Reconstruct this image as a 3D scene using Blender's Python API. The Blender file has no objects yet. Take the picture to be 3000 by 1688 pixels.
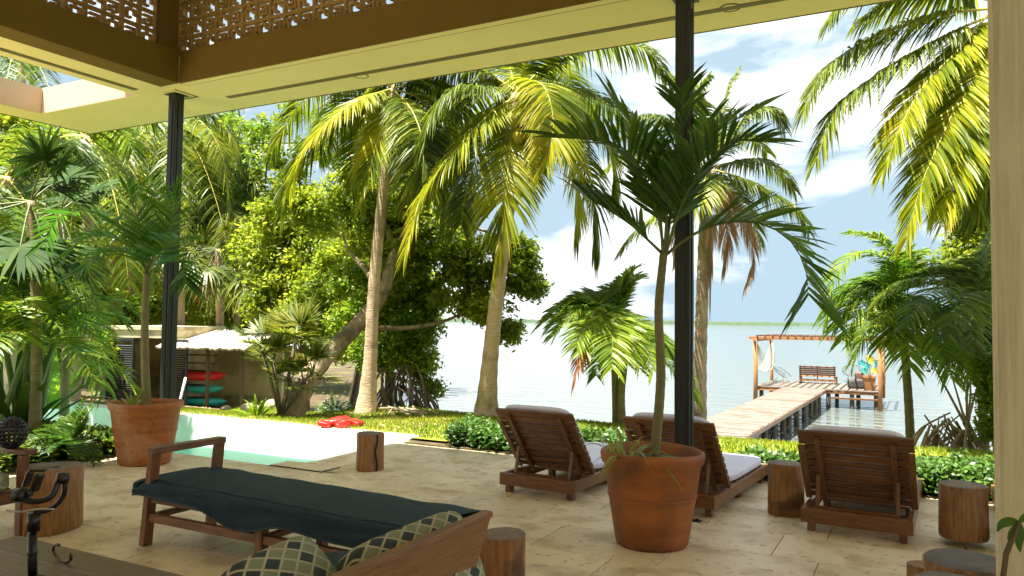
import bpy, bmesh, math, random
import numpy as np
from mathutils import Vector, Matrix, Euler
random.seed(7)
rng = np.random.default_rng(11)
sc = bpy.context.scene
PI = math.pi
# ------------------------------------------------------------------ camera
F = 2250.0                     # focal length in pixels of the 3000 px wide photograph
CAM = Vector((0, 0, 1.6))
cd = bpy.data.cameras.new('camera'); cam = bpy.data.objects.new('camera', cd); sc.collection.objects.link(cam)
cd.sensor_width = 36; cd.lens = 36 * F / 3000; cd.clip_end = 20000; cd.clip_start = .05
ROT = (Matrix.Rotation(math.radians(28), 3, 'Z') @ Matrix.Rotation(math.radians(90 + 2.44), 3, 'X') @ Matrix.Rotation(math.radians(.66), 3, 'Z'))
cam.matrix_world = Matrix.Translation(CAM) @ ROT.to_4x4()
sc.camera = cam
HEAD = Vector((-math.sin(math.radians(28)), math.cos(math.radians(28)), 0))
# ------------------------------------------------------------------ sky, sun, exposure
SUNDIR = Vector((-.2, -.25, 1)).normalized()       # towards the sun: high, behind the house and to the left
w = bpy.data.worlds.new('World'); sc.world = w; w.use_nodes = True
nt = w.node_tree; nt.nodes.clear()
def N(t, ty, **k):
    n = t.nodes.new(ty)
    for a, b in k.items():
        if a.startswith('i_'): n.inputs[a[2:].replace('_', ' ')].default_value = b
        else: setattr(n, a, b)
    return n
sky = N(nt, 'ShaderNodeTexSky', sky_type='NISHITA', sun_disc=False)
sky.sun_elevation = math.asin(SUNDIR.z); sky.sun_rotation = math.atan2(SUNDIR.x, SUNDIR.y)
sky.air_density = 1.0; sky.dust_density = .6
tc = N(nt, 'ShaderNodeTexCoord')
mp = N(nt, 'ShaderNodeMapping'); mp.inputs['Scale'].default_value = (1, 1, 2.6); mp.inputs['Location'].default_value = (4.4, 1.7, .9)
n1 = N(nt, 'ShaderNodeTexNoise'); n1.inputs['Scale'].default_value = 2.6; n1.inputs['Detail'].default_value = 9; n1.inputs['Roughness'].default_value = .55; n1.inputs['Distortion'].default_value = .3
cr = N(nt, 'ShaderNodeValToRGB'); cr.color_ramp.elements[0].position = .45; cr.color_ramp.elements[1].position = .57
sh = N(nt, 'ShaderNodeValToRGB'); sh.color_ramp.elements[0].position = .45; sh.color_ramp.elements[0].color = (3.2, 3.2, 3.2, 1); sh.color_ramp.elements[1].position = .75; sh.color_ramp.elements[1].color = (2.0, 2.05, 2.1, 1)
mx = N(nt, 'ShaderNodeMixRGB')
bg = N(nt, 'ShaderNodeBackground'); bg.inputs['Strength'].default_value = .085
wo = N(nt, 'ShaderNodeOutputWorld')
L = nt.links.new
L(tc.outputs['Generated'], mp.inputs['Vector']); L(mp.outputs[0], n1.inputs['Vector']); L(n1.outputs['Fac'], cr.inputs[0]); L(n1.outputs['Fac'], sh.inputs[0])
L(cr.outputs[0], mx.inputs[0]); cap = N(nt, 'ShaderNodeMixRGB', blend_type='DARKEN'); cap.inputs[0].default_value = 1; cap.inputs[2].default_value = (.98, 1.32, 1.58, 1); L(sky.outputs[0], cap.inputs[1]); L(cap.outputs[0], mx.inputs[1]); L(sh.outputs[0], mx.inputs[2]); L(mx.outputs[0], bg.inputs[0]); L(bg.outputs[0], wo.inputs[0])
sd = bpy.data.lights.new('sun', 'SUN'); sd.energy = 2.8; sd.angle = math.radians(.53); sd.color = (1, .95, .86)
so = bpy.data.objects.new('sun', sd); sc.collection.objects.link(so); so.rotation_euler = SUNDIR.to_track_quat('Z', 'Y').to_euler()
sc.view_settings.view_transform = 'Standard'; sc.view_settings.look = 'None'; sc.view_settings.gamma = 1; sc.view_settings.use_curve_mapping = False
sc.view_settings.exposure = 2.78
sc.cycles.max_bounces = 8; sc.cycles.diffuse_bounces = 6; sc.cycles.transparent_max_bounces = 4

# ------------------------------------------------------------------ helpers: measuring
def ray(px, py):
    return ROT @ Vector(((px - 1500) / F, (844 - py) / F, -1))
def at(px, py, z):
    """world point on the level z seen at a pixel of the photograph"""
    r = ray(px, py); return CAM + r * ((z - CAM.z) / r.z)
def atd(px, py, d):
    """world point at the distance d (along the view) seen at a pixel of the photograph"""
    r = ray(px, py); return CAM + r * (d / (r.x * HEAD.x + r.y * HEAD.y))
def aty(px, py, y):
    r = ray(px, py); return CAM + r * (y / r.y)
def sm(a, b, x):
    t = np.clip((x - a) / (b - a), 0, 1); return t * t * (3 - 2 * t)
WATER = -2.05
def terr(X, Y):
    X = np.asarray(X, float); Y = np.asarray(Y, float)
    m = sm(0, 4, -X - 7 - .7 * (Y - 10))
    m = np.where(Y < 10, sm(0, 4, -X - 7), m)
    yc = 11.0 + .25 * np.sin(X * .7)
    right = sm(0, 6.5, Y - yc) * 2.9
    left = np.minimum(1.5, np.maximum(0, Y - 9) * .15)
    bump = .03 * np.sin(X * 1.3 + 1) * np.cos(Y * 1.1) * np.clip((Y - 9) / 3, 0, 1)
    e = sm(8, 14, X) * 0
    return -(right * (1 - m) + left * m) + bump + e - .004
def gnd(px, d):
    p = atd(px, 900, d); return Vector((p.x, p.y, float(terr(p.x, p.y))))

# ------------------------------------------------------------------ helpers: meshes
class MB:
    def __init__(s): s.v = []; s.q = []; s.t = []; s.n = 0
    def add(s, v, q=None, t=None):
        v = np.asarray(v, np.float32).reshape(-1, 3)
        if q is not None and len(q): s.q.append(np.asarray(q, np.int64) + s.n)
        if t is not None and len(t): s.t.append(np.asarray(t, np.int64) + s.n)
        s.v.append(v); s.n += len(v)
    def mesh(s, name, mats, smooth=True, org=(0, 0, 0)):
        me = bpy.data.meshes.new(name)
        v = np.concatenate(s.v) - np.array(org, np.float32)
        q = np.concatenate(s.q).reshape(-1, 4) if s.q else np.zeros((0, 4), np.int64)
        t = np.concatenate(s.t).reshape(-1, 3) if s.t else np.zeros((0, 3), np.int64)
        me.vertices.add(len(v)); me.vertices.foreach_set('co', v.astype(np.float32).ravel())
        loops = np.concatenate([q.ravel(), t.ravel()]).astype(np.int32)
        me.loops.add(len(loops)); me.loops.foreach_set('vertex_index', loops)
        st = np.concatenate([np.arange(len(q)) * 4, len(q) * 4 + np.arange(len(t)) * 3]).astype(np.int32)
        me.polygons.add(len(st)); me.polygons.foreach_set('loop_start', st)
        me.polygons.foreach_set('use_smooth', np.full(len(st), smooth))
        me.update(calc_edges=True)
        for m in (mats if isinstance(mats, (list, tuple)) else [mats]): me.materials.append(m)
        return me
def link(name, me, parent=None, loc=(0, 0, 0), rot=(0, 0, 0), scale=None):
    o = bpy.data.objects.new(name, me); sc.collection.objects.link(o); o.location = loc; o.rotation_euler = rot
    if scale: o.scale = scale
    if parent: o.parent = parent
    return o
def tag(o, label, cat, group=None, kind=None):
    if label: o['label'] = label
    if cat: o['category'] = cat
    if group: o['group'] = group
    if kind: o['kind'] = kind
    return o
def thing(name, label, cat, loc=(0, 0, 0), rz=0, group=None):
    return tag(link(name, None, None, loc, (0, 0, rz)), label, cat, group)
def struct(name, me, parent=None, loc=(0, 0, 0)):
    o = link(name, me, parent, loc); o['kind'] = 'structure'; return o
_bc = {}
def boxmesh(sx, sy, sz, m, b=.004):
    k = (round(sx, 4), round(sy, 4), round(sz, 4), m.name, b)
    if k in _bc: return _bc[k]
    bm = bmesh.new(); bmesh.ops.create_cube(bm, size=1)
    for v in bm.verts: v.co = Vector((v.co.x * sx, v.co.y * sy, v.co.z * sz))
    b2 = min(b, min(sx, sy, sz) * .3)
    if b2 > 0: bmesh.ops.bevel(bm, geom=bm.edges[:], offset=b2, segments=1, profile=.5, affect='EDGES')
    me = bpy.data.meshes.new('box'); bm.to_mesh(me); bm.free(); me.materials.append(m); _bc[k] = me; return me
def box(name, size, loc, m, parent=None, rot=(0, 0, 0), b=.004):
    return link(name, boxmesh(*size, m, b), parent, loc, rot)
def boxab(name, a, b_, m, parent=None, b=.004):
    """axis aligned box between two corners"""
    a = Vector(a); b_ = Vector(b_); c = (a + b_) / 2; s = b_ - a
    return box(name, (abs(s.x), abs(s.y), abs(s.z)), c, m, parent, b=b)
def mbbox(mb, a, b_):
    x0, y0, z0 = a; x1, y1, z1 = b_
    v = [(x0,y0,z0),(x1,y0,z0),(x1,y1,z0),(x0,y1,z0),(x0,y0,z1),(x1,y0,z1),(x1,y1,z1),(x0,y1,z1)]
    mb.add(v, [(0,3,2,1),(4,5,6,7),(0,1,5,4),(1,2,6,5),(2,3,7,6),(3,0,4,7)])
def bar(name, p, q, wd, ht, m, parent=None, b=.004, up=(0, 0, 1)):
    """a square bar from p to q"""
    p = Vector(p); q = Vector(q); d = q - p; ln = d.length; x = d.normalized(); u = Vector(up)
    y = u.cross(x)
    if y.length < 1e-3: y = Vector((0, 1, 0)).cross(x)
    y.normalize(); z = x.cross(y)
    o = link(name, boxmesh(ln, wd, ht, m, b), parent)
    M = Matrix((x, y, z)).transposed().to_4x4(); M.translation = (p + q) / 2; o.matrix_basis = M; return o
def crom(P, n):
    """smooth curve through the points P"""
    P = np.array([list(p) for p in P], float)
    if len(P) == 2: t = np.linspace(0, 1, n)[:, None]; return P[0] * (1 - t) + P[1] * t
    seg = np.linalg.norm(np.diff(P, axis=0), axis=1); s = np.concatenate([[0], np.cumsum(seg)]); u = np.linspace(0, s[-1], n)
    T = np.gradient(P, s, axis=0)
    i = np.clip(np.searchsorted(s, u, side='right') - 1, 0, len(seg) - 1)
    h = seg[i]; t = ((u - s[i]) / h)[:, None]; h = h[:, None]
    return (2*t**3-3*t**2+1)*P[i] + (t**3-2*t**2+t)*h*T[i] + (-2*t**3+3*t**2)*P[i+1] + (t**3-t**2)*h*T[i+1]
def tube(mb, P, r, sides=8, cap=True):
    P = np.asarray([list(p) for p in P], float); k = len(P); r = np.broadcast_to(np.asarray(r, float), (k,)) if np.ndim(r) < 2 else r
    T = np.gradient(P, axis=0); T /= np.linalg.norm(T, axis=1)[:, None] + 1e-9
    ref = np.array([0, 0, 1.]) if abs(T[0][2]) < .9 else np.array([1., 0, 0])
    V = []
    u = np.cross(T[0], ref); u /= np.linalg.norm(u)
    a = np.linspace(0, 2 * PI, sides, endpoint=False)
    for i in range(k):
        u = u - T[i] * np.dot(u, T[i]); u /= np.linalg.norm(u) + 1e-9; v = np.cross(T[i], u)
        V.append(P[i] + r[i] * (np.cos(a)[:, None] * u + np.sin(a)[:, None] * v))
    V = np.concatenate(V); q = []
    for i in range(k - 1):
        for j in range(sides):
            jn = (j + 1) % sides; q.append((i*sides+j, i*sides+jn, (i+1)*sides+jn, (i+1)*sides+j))
    t = []
    if cap:
        n = len(V); V = np.vstack([V, P[0], P[-1]])
        for j in range(sides):
            jn = (j + 1) % sides; t.append((n, jn, j)); t.append((n + 1, (k-1)*sides+j, (k-1)*sides+jn))
    mb.add(V, q, t)
def tubeobj(name, P, r, m, parent=None, sides=8, smooth=True):
    mb = MB(); tube(mb, P, r, sides); return link(name, mb.mesh(name, m, smooth), parent)
def lathe(mb, prof, sides=40, c=(0, 0, 0), wob=0):
    a = np.linspace(0, 2 * PI, sides, endpoint=False); V = []
    for r, z in prof:
        rr = r * (1 + wob * np.sin(2 * a + .5) * .6 + wob * np.sin(3 * a)); zz = z + wob * .35 * np.sin(2 * a + 1) * (1 if z > .5 else 0)
        V.append(np.stack([rr * np.cos(a) + c[0], rr * np.sin(a) + c[1], zz + c[2] + 0 * a], 1))
    q = [(i*sides+j, i*sides+(j+1)%sides, (i+1)*sides+(j+1)%sides, (i+1)*sides+j) for i in range(len(prof)-1) for j in range(sides)]
    mb.add(np.concatenate(V), q)

# ------------------------------------------------------------------ materials
def mat(name, c1, c2=None, scale=5, rough=.6, bump=0, stretch=(1, 1, 1), coord='Object', detail=6, metal=0, rnd=0, c3=None, s3=1.2, th3=(.5, .62), spec=.5, bscale=None, f3=.8, coat=0, pores=0):
    m = bpy.data.materials.new(name); m.use_nodes = True; t = m.node_tree; p = t.nodes['Principled BSDF']; l = t.links.new
    p.inputs['Roughness'].default_value = rough; p.inputs['Metallic'].default_value = metal; p.inputs['Specular IOR Level'].default_value = spec
    p.inputs['Coat Weight'].default_value = coat
    if c2 is None and not rnd: p.inputs['Base Color'].default_value = (*c1, 1)
    else:
        tcn = N(t, 'ShaderNodeTexCoord'); mpn = N(t, 'ShaderNodeMapping'); mpn.inputs['Scale'].default_value = stretch
        oi = N(t, 'ShaderNodeObjectInfo'); ad = N(t, 'ShaderNodeVectorMath', operation='ADD')
        sc_ = N(t, 'ShaderNodeVectorMath', operation='SCALE'); sc_.inputs['Scale'].default_value = 0 if coord == 'World' else 13.7
        cb = N(t, 'ShaderNodeCombineXYZ'); l(oi.outputs['Random'], cb.inputs[0]); l(oi.outputs['Random'], cb.inputs[1]); l(cb.outputs[0], sc_.inputs[0])
        if coord == 'World':
            g = N(t, 'ShaderNodeNewGeometry'); l(g.outputs['Position'], ad.inputs[0])
        else: l(tcn.outputs['Object'], ad.inputs[0])
        l(sc_.outputs[0], ad.inputs[1]); l(ad.outputs[0], mpn.inputs['Vector'])
        n = N(t, 'ShaderNodeTexNoise'); n.inputs['Scale'].default_value = scale; n.inputs['Detail'].default_value = detail; n.inputs['Roughness'].default_value = .6
        l(mpn.outputs[0], n.inputs['Vector'])
        r = N(t, 'ShaderNodeValToRGB'); r.color_ramp.elements[0].position = .32; r.color_ramp.elements[1].position = .68
        r.color_ramp.elements[0].color = (*c1, 1); r.color_ramp.elements[1].color = (*(c2 or c1), 1); l(n.outputs['Fac'], r.inputs[0]); out = r.outputs[0]
        if c3:
            n3 = N(t, 'ShaderNodeTexNoise'); n3.inputs['Scale'].default_value = s3; n3.inputs['Detail'].default_value = 5; l(ad.outputs[0], n3.inputs['Vector'])
            r3 = N(t, 'ShaderNodeMapRange'); r3.inputs[1].default_value = th3[0]; r3.inputs[2].default_value = th3[1]; r3.inputs[4].default_value = f3; l(n3.outputs['Fac'], r3.inputs[0])
            m3 = N(t, 'ShaderNodeMixRGB'); l(r3.outputs[0], m3.inputs[0]); l(out, m3.inputs[1]); m3.inputs[2].default_value = (*c3, 1); out = m3.outputs[0]
        if pores:
            n6 = N(t, 'ShaderNodeTexNoise'); n6.inputs['Scale'].default_value = pores; n6.inputs['Detail'].default_value = 3; l(ad.outputs[0], n6.inputs['Vector'])
            r6 = N(t, 'ShaderNodeMapRange'); r6.inputs[1].default_value = .60; r6.inputs[2].default_value = .68; r6.inputs[3].default_value = 1; r6.inputs[4].default_value = .62; l(n6.outputs['Fac'], r6.inputs[0])
            m6 = N(t, 'ShaderNodeMixRGB', blend_type='MULTIPLY'); m6.inputs[0].default_value = 1; l(out, m6.inputs[1]); l(r6.outputs[0], m6.inputs[2]); out = m6.outputs[0]
        if rnd:
            hs = N(t, 'ShaderNodeHueSaturation'); mr = N(t, 'ShaderNodeMapRange'); mr.inputs[3].default_value = 1 - rnd; mr.inputs[4].default_value = 1 + rnd
            l(oi.outputs['Random'], mr.inputs[0]); l(mr.outputs[0], hs.inputs['Value']); l(out, hs.inputs['Color']); out = hs.outputs[0]
        l(out, p.inputs['Base Color'])
        if bump:
            nb = N(t, 'ShaderNodeBump'); nb.inputs['Strength'].default_value = bump; nb.inputs['Distance'].default_value = .02
            if bscale:
                n5 = N(t, 'ShaderNodeTexNoise'); n5.inputs['Scale'].default_value = bscale; n5.inputs['Detail'].default_value = 4; l(mpn.outputs[0], n5.inputs['Vector']); l(n5.outputs['Fac'], nb.inputs['Height'])
            else: l(n.outputs['Fac'], nb.inputs['Height'])
            l(nb.outputs[0], p.inputs['Normal'])
    return m
def leafmat(name, cols, trans=.4, rough=.45, spec=.4):
    """leaf colours differ leaf by leaf and tree by tree; light passes through"""
    m = bpy.data.materials.new(name); m.use_nodes = True; t = m.node_tree; p = t.nodes['Principled BSDF']; l = t.links.new; o = t.nodes['Material Output']
    g = N(t, 'ShaderNodeNewGeometry'); r = N(t, 'ShaderNodeValToRGB'); e = r.color_ramp.elements
    while len(e) < len(cols): e.new(.5)
    for i, c in enumerate(cols): e[i].position = i / max(1, len(cols) - 1); e[i].color = (*c, 1)
    n = N(t, 'ShaderNodeTexNoise'); n.inputs['Scale'].default_value = .9; n.inputs['Detail'].default_value = 2; l(g.outputs['Position'], n.inputs['Vector'])
    a = N(t, 'ShaderNodeMath', operation='MULTIPLY_ADD'); a.inputs[1].default_value = 1.8; a.inputs[2].default_value = -.9
    l(n.outputs['Fac'], a.inputs[0]); b = N(t, 'ShaderNodeMath', operation='MULTIPLY_ADD'); b.inputs[1].default_value = .75; l(g.outputs['Random Per Island'], b.inputs[0])
    c_ = N(t, 'ShaderNodeMath', operation='ADD'); c_.inputs[1].default_value = .12; l(a.outputs[0], b.inputs[2]); l(b.outputs[0], c_.inputs[0]); c_.use_clamp = True
    l(c_.outputs[0], r.inputs[0])
    p.inputs['Roughness'].default_value = rough; p.inputs['Specular IOR Level'].default_value = spec; l(r.outputs[0], p.inputs['Base Color'])
    tr = N(t, 'ShaderNodeBsdfTranslucent'); br = N(t, 'ShaderNodeHueSaturation'); br.inputs['Value'].default_value = 1.4; br.inputs['Hue'].default_value = .5; l(r.outputs[0], br.inputs['Color']); l(br.outputs[0], tr.inputs[0])
    ms = N(t, 'ShaderNodeMixShader'); ms.inputs[0].default_value = trans; l(p.outputs[0], ms.inputs[1]); l(tr.outputs[0], ms.inputs[2]); l(ms.outputs[0], o.inputs[0])
    return m
M = {}
M['stone'] = mat('travertine', (.84, .71, .51), (.75, .62, .42), 2.2, .42, .12, coord='World', rnd=.09, c3=(.47, .335, .175), s3=3.2, th3=(.50, .68), f3=.7, bscale=30, spec=.45, pores=14)
M['grout'] = mat('joint_mortar', (.46, .34, .18), (.34, .24, .12), 9, .9, coord='World')
M['wood'] = mat('oiled_wood', (.24, .102, .036), (.12, .046, .015), 6, .42, .25, stretch=(1, 9, 9), rnd=.22, coat=.15)
M['woodlong'] = mat('warm_wood', (.27, .115, .035), (.13, .05, .016), 5, .42, .2, stretch=(1, 10, 10), rnd=.12, coat=.1)
M['tablewood'] = mat('weathered_table_wood', (.19, .115, .075), (.11, .06, .038), 5, .38, .2, stretch=(1, 11, 11), rnd=.1)
M['stump'] = mat('stump_wood', (.38, .19, .06), (.19, .082, .024), 5, .5, .35, stretch=(9, 9, 1), rnd=.12, c3=(.06, .025, .01), s3=3, th3=(.58, .66))
M['stumptop'] = mat('stump_end_grain', (.22, .16, .1), (.14, .1, .065), 12, .7, .4, c3=(.08, .055, .035), s3=7)
M['terracotta'] = mat('terracotta', (.40, .125, .026), (.26, .078, .016), 3, .6, .15, stretch=(.6, .6, 5), c3=(.11, .05, .015), s3=3.2, th3=(.47, .68), f3=.7, bscale=14)
M['terracotta2'] = mat('bloomed_terracotta', (.42, .14, .03), (.27, .085, .018), 3, .65, .15, stretch=(.6, .6, 5), c3=(.50, .33, .20), s3=2.6, th3=(.52, .75), f3=.6, bscale=14, pores=22)
M['navy'] = mat('navy_canvas', (.006, .024, .038), (.010, .034, .05), 8, .72, .25, bscale=60, spec=.3)
M['cush'] = mat('pale_lavender_canvas', (.72, .71, .86), (.66, .65, .8), 6, .85, .1)
M['metal'] = mat('dark_bronze_steel', (.018, .024, .022), (.026, .032, .028), 3, .38, .03, metal=.2)
M['black'] = mat('black_plastic', (.008, .009, .01), None, rough=.3)
M['plaster'] = mat('ivory_plaster', (.88, .79, .36), (.82, .73, .33), 1.3, .85, .05, coord='World', stretch=(1, 1, 1), bscale=40)
M['brown'] = mat('umber_plaster', (.165, .103, .008), (.14, .088, .006), 1.1, .85, .05, coord='World', bscale=30)
M['cream'] = mat('peach_plaster', (.72, .56, .42), (.66, .52, .38), 1.5, .9, .05, coord='World', bscale=30)
M['groove'] = mat('track_metal', (.16, .13, .045), None, rough=.6)
M['lattice'] = mat('clay_lattice', (.36, .23, .07), (.29, .18, .05), 8, .85, .1)
M['inwall'] = mat('inner_wall_plaster', (.84, .79, .66), (.8, .75, .62), 1.2, .9, coord='World')
M['door'] = mat('limed_door_wood', (.74, .70, .54), (.55, .52, .37), 4, .7, .3, stretch=(14, 14, .7), c3=(.8, .76, .6), s3=2, th3=(.5, .7))
M['pool'] = mat('pool_plaster', (.8, .8, .72), (.74, .74, .66), 2, .7, .1, coord='World', bscale=20)
M['poolfloor'] = mat('pool_floor_plaster', (.40, .86, .72), (.34, .80, .66), 2, .7)
M['soil'] = mat('leaf_litter_soil', (.10, .065, .03), (.05, .035, .016), 3, .95, .6, coord='World', c3=(.11, .12, .02), s3=.8, th3=(.48, .6), bscale=12)
M['lawn'] = mat('lawn_turf', (.24, .27, .018), (.15, .20, .016), 2.5, .9, .5, coord='World', c3=(.36, .34, .04), s3=1, th3=(.5, .7), bscale=40)
M['sand'] = mat('shore_silt', (.2, .17, .09), (.12, .11, .05), 2, .9, .3, coord='World')
M['trunk'] = mat('coconut_bark', (.62, .47, .31), (.42, .30, .18), 6, .85, .9, stretch=(2, 2, 9), c3=(.22, .16, .09), s3=3, th3=(.52, .68))
M['greentrunk'] = mat('green_palm_stem', (.21, .19, .06), (.12, .12, .035), 5, .6, .5, stretch=(1, 1, 10), c3=(.25, .2, .1), s3=3)
M['bark'] = mat('pale_tree_bark', (.42, .33, .2), (.2, .15, .085), 5, .9, .8, stretch=(3, 3, 1), c3=(.12, .09, .05), s3=2.5)
M['darkbark'] = mat('dark_tree_bark', (.16, .12, .075), (.08, .06, .035), 6, .9, .7, stretch=(3, 3, 1))
M['rachis'] = mat('frond_rachis', (.50, .42, .06), (.4, .36, .05), 4, .5)
M['darkrachis'] = mat('green_rachis', (.12, .15, .03), (.09, .12, .02), 4, .5)
M['coco'] = leafmat('coconut_leaflet', [(.04, .07, .006), (.10, .15, .008), (.20, .25, .01), (.33, .33, .016)], .42)
M['cocogreen'] = leafmat('green_coconut_leaflet', [(.04, .085, .01), (.12, .19, .014), (.26, .31, .02)], .45)
M['gold'] = leafmat('golden_coconut_leaflet', [(.11, .16, .008), (.26, .30, .008), (.38, .38, .01), (.42, .34, .016)], .48)
M['dead'] = leafmat('dead_frond', [(.40, .26, .13), (.55, .38, .22), (.3, .18, .09)], .3, .8)
M['orange'] = leafmat('orange_dead_frond', [(.45, .13, .03), (.55, .2, .05), (.3, .09, .02)], .35, .7)
M['potpalm'] = leafmat('dark_palm_leaflet', [(.03, .085, .010), (.07, .15, .013), (.14, .23, .018)], .48, .4)
M['smallpalm'] = leafmat('adonidia_leaflet', [(.05, .13, .01), (.15, .25, .014), (.32, .38, .02)], .48, .42)
M['potpalm2'] = leafmat('fresh_palm_leaflet', [(.03, .10, .01), (.06, .18, .012), (.12, .26, .015)], .42, .4)
M['fan'] = leafmat('fan_palm_blade', [(.05, .09, .012), (.13, .17, .018), (.3, .28, .03)], .4)
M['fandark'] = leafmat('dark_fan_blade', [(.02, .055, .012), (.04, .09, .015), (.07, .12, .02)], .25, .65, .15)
M['broad'] = leafmat('broad_leaf', [(.10, .155, .014), (.23, .30, .018), (.40, .43, .028)], .6)
M['bright'] = leafmat('bright_broad_leaf', [(.06, .13, .008), (.17, .28, .012), (.36, .42, .02)], .45)
M['hedge'] = leafmat('hedge_leaf', [(.02, .06, .01), (.05, .12, .014), (.1, .19, .02)], .25, .4)
M['bedleaf'] = leafmat('bed_leaf', [(.03, .08, .008), (.12, .18, .012), (.32, .32, .03)], .3, .35)
M['croton'] = leafmat('croton_leaf', [(.12, .16, .01), (.45, .4, .02), (.6, .48, .03)], .3, .4)
M['spider'] = leafmat('spider_leaf', [(.12, .17, .02), (.22, .27, .04), (.4, .42, .1)], .3, .35)
M['grass'] = leafmat('grass_blade', [(.10, .16, .01), (.20, .26, .012), (.30, .30, .02)], .35)
M['root'] = mat('bleached_root', (.46, .36, .25), (.25, .18, .11), 6, .9, .5)
M['pier'] = mat('pier_plank', (.21, .18, .15), (.14, .118, .092), 5, .85, .4, c3=(.14, .10, .065), s3=1)
M['pierpost'] = mat('wet_piling', (.10, .085, .05), (.05, .045, .03), 5, .8, .4)
M['pergola'] = mat('orange_pergola_wood', (.40, .18, .06), (.28, .12, .04), 5, .7, .3, stretch=(4, 4, 1), rnd=.1)
M['red'] = mat('red_plastic', (.62, .02, .015), None, rough=.35)
M['teal'] = mat('turquoise_plastic', (.02, .42, .40), None, rough=.35)
M['blue'] = mat('blue_plastic', (.02, .03, .3), None, rough=.4)
M['orangep'] = mat('orange_plastic', (.75, .14, .02), None, rough=.4)
M['white'] = mat('white_paint', (.75, .74, .7), (.68, .67, .62), 5, .5)
M['yellow'] = mat('yellow_enamel', (.8, .6, .02), None, rough=.4)
M['shedwall'] = mat('shed_plaster', (.74, .68, .44), (.64, .58, .36), 2, .9, .1, c3=(.3, .27, .16), s3=1.2)
M['shutter'] = mat('dark_louvre', (.02, .03, .035), (.03, .04, .045), 4, .5)
M['thatch'] = mat('dry_roofing', (.66, .56, .46), (.25, .2, .15), 14, .95, .8, stretch=(1, 6, 1))
M['rock'] = mat('pale_rock', (.5, .43, .3), (.3, .25, .17), 4, .9, .6)
M['farshore'] = mat('far_forest', (.06, .095, .05), (.045, .075, .04), .03, .95, coord='World')
# woven pattern of the cushions: dark lozenges on olive, pale lines
def lozenge():
    m = bpy.data.materials.new('lozenge_cushion_fabric'); m.use_nodes = True; t = m.node_tree; p = t.nodes['Principled BSDF']; l = t.links.new
    tcn = N(t, 'ShaderNodeTexCoord'); sp = N(t, 'ShaderNodeSeparateXYZ'); l(tcn.outputs['UV'], sp.inputs[0])
    def mt(op, a, b=None):
        n = N(t, 'ShaderNodeMath', operation=op)
        for i, q in enumerate((a, b)):
            if q is None: continue
            if isinstance(q, (int, float)): n.inputs[i].default_value = q
            else: l(q, n.inputs[i])
        return n.outputs[0]
    u = mt('ADD', sp.outputs[0], sp.outputs[1]); v = mt('SUBTRACT', sp.outputs[0], sp.outputs[1])
    fu = mt('FRACT', mt('MULTIPLY', u, 8.5)); fv = mt('FRACT', mt('MULTIPLY', v, 8.5))
    line = mt('MAXIMUM', mt('GREATER_THAN', mt('ABSOLUTE', mt('SUBTRACT', fu, .5)), .42), mt('GREATER_THAN', mt('ABSOLUTE', mt('SUBTRACT', fv, .5)), .42))
    iu = mt('FLOOR', mt('MULTIPLY', u, 8.5)); iv = mt('FLOOR', mt('MULTIPLY', v, 8.5))
    dark = mt('GREATER_THAN', mt('FRACT', mt('MULTIPLY', mt('SUBTRACT', iu, iv), .34)), .5)
    mx1 = N(t, 'ShaderNodeMixRGB'); mx1.inputs[1].default_value = (.21, .235, .14, 1); mx1.inputs[2].default_value = (.03, .045, .05, 1); l(dark, mx1.inputs[0])
    mx2 = N(t, 'ShaderNodeMixRGB'); mx2.inputs[2].default_value = (.42, .39, .27, 1); l(mx1.outputs[0], mx2.inputs[1]); l(line, mx2.inputs[0])
    l(mx2.outputs[0], p.inputs['Base Color']); p.inputs['Roughness'].default_value = .85; return m
M['lozenge'] = lozenge()
def watermat(name, col, rough, s1, strength, trans=0, dist=.05, stretch=(1, 1, 1)):
    m = bpy.data.materials.new(name); m.use_nodes = True; t = m.node_tree; p = t.nodes['Principled BSDF']; l = t.links.new
    p.inputs['Base Color'].default_value = (*col, 1); p.inputs['Roughness'].default_value = rough; p.inputs['IOR'].default_value = 1.33
    p.inputs['Transmission Weight'].default_value = trans
    g = N(t, 'ShaderNodeNewGeometry'); mpn = N(t, 'ShaderNodeMapping'); mpn.inputs['Scale'].default_value = stretch; l(g.outputs['Position'], mpn.inputs[0])
    n = N(t, 'ShaderNodeTexNoise'); n.inputs['Scale'].default_value = s1; n.inputs['Detail'].default_value = 4; l(mpn.outputs[0], n.inputs['Vector'])
    b = N(t, 'ShaderNodeBump'); b.inputs['Strength'].default_value = strength; b.inputs['Distance'].default_value = dist; l(n.outputs['Fac'], b.inputs['Height']); l(b.outputs[0], p.inputs['Normal'])
    return m
M['lake'] = watermat('lagoon_water', (.12, .14, .12), .05, .9, 1.0, 0, .16, (.55, 1.6, 1))
M['poolwater'] = watermat('pool_water', (.62, .97, .88), .02, 5, .35, 0, .02)
_t = M['poolwater'].node_tree; _g = N(_t, 'ShaderNodeBsdfGlossy'); _g.inputs['Roughness'].default_value = .03; _f = N(_t, 'ShaderNodeFresnel'); _f.inputs[0].default_value = 1.09; _tr = N(_t, 'ShaderNodeBsdfTransparent'); _tr.inputs[0].default_value = (.74, .98, .92, 1); _m = N(_t, 'ShaderNodeMixShader')
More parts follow.
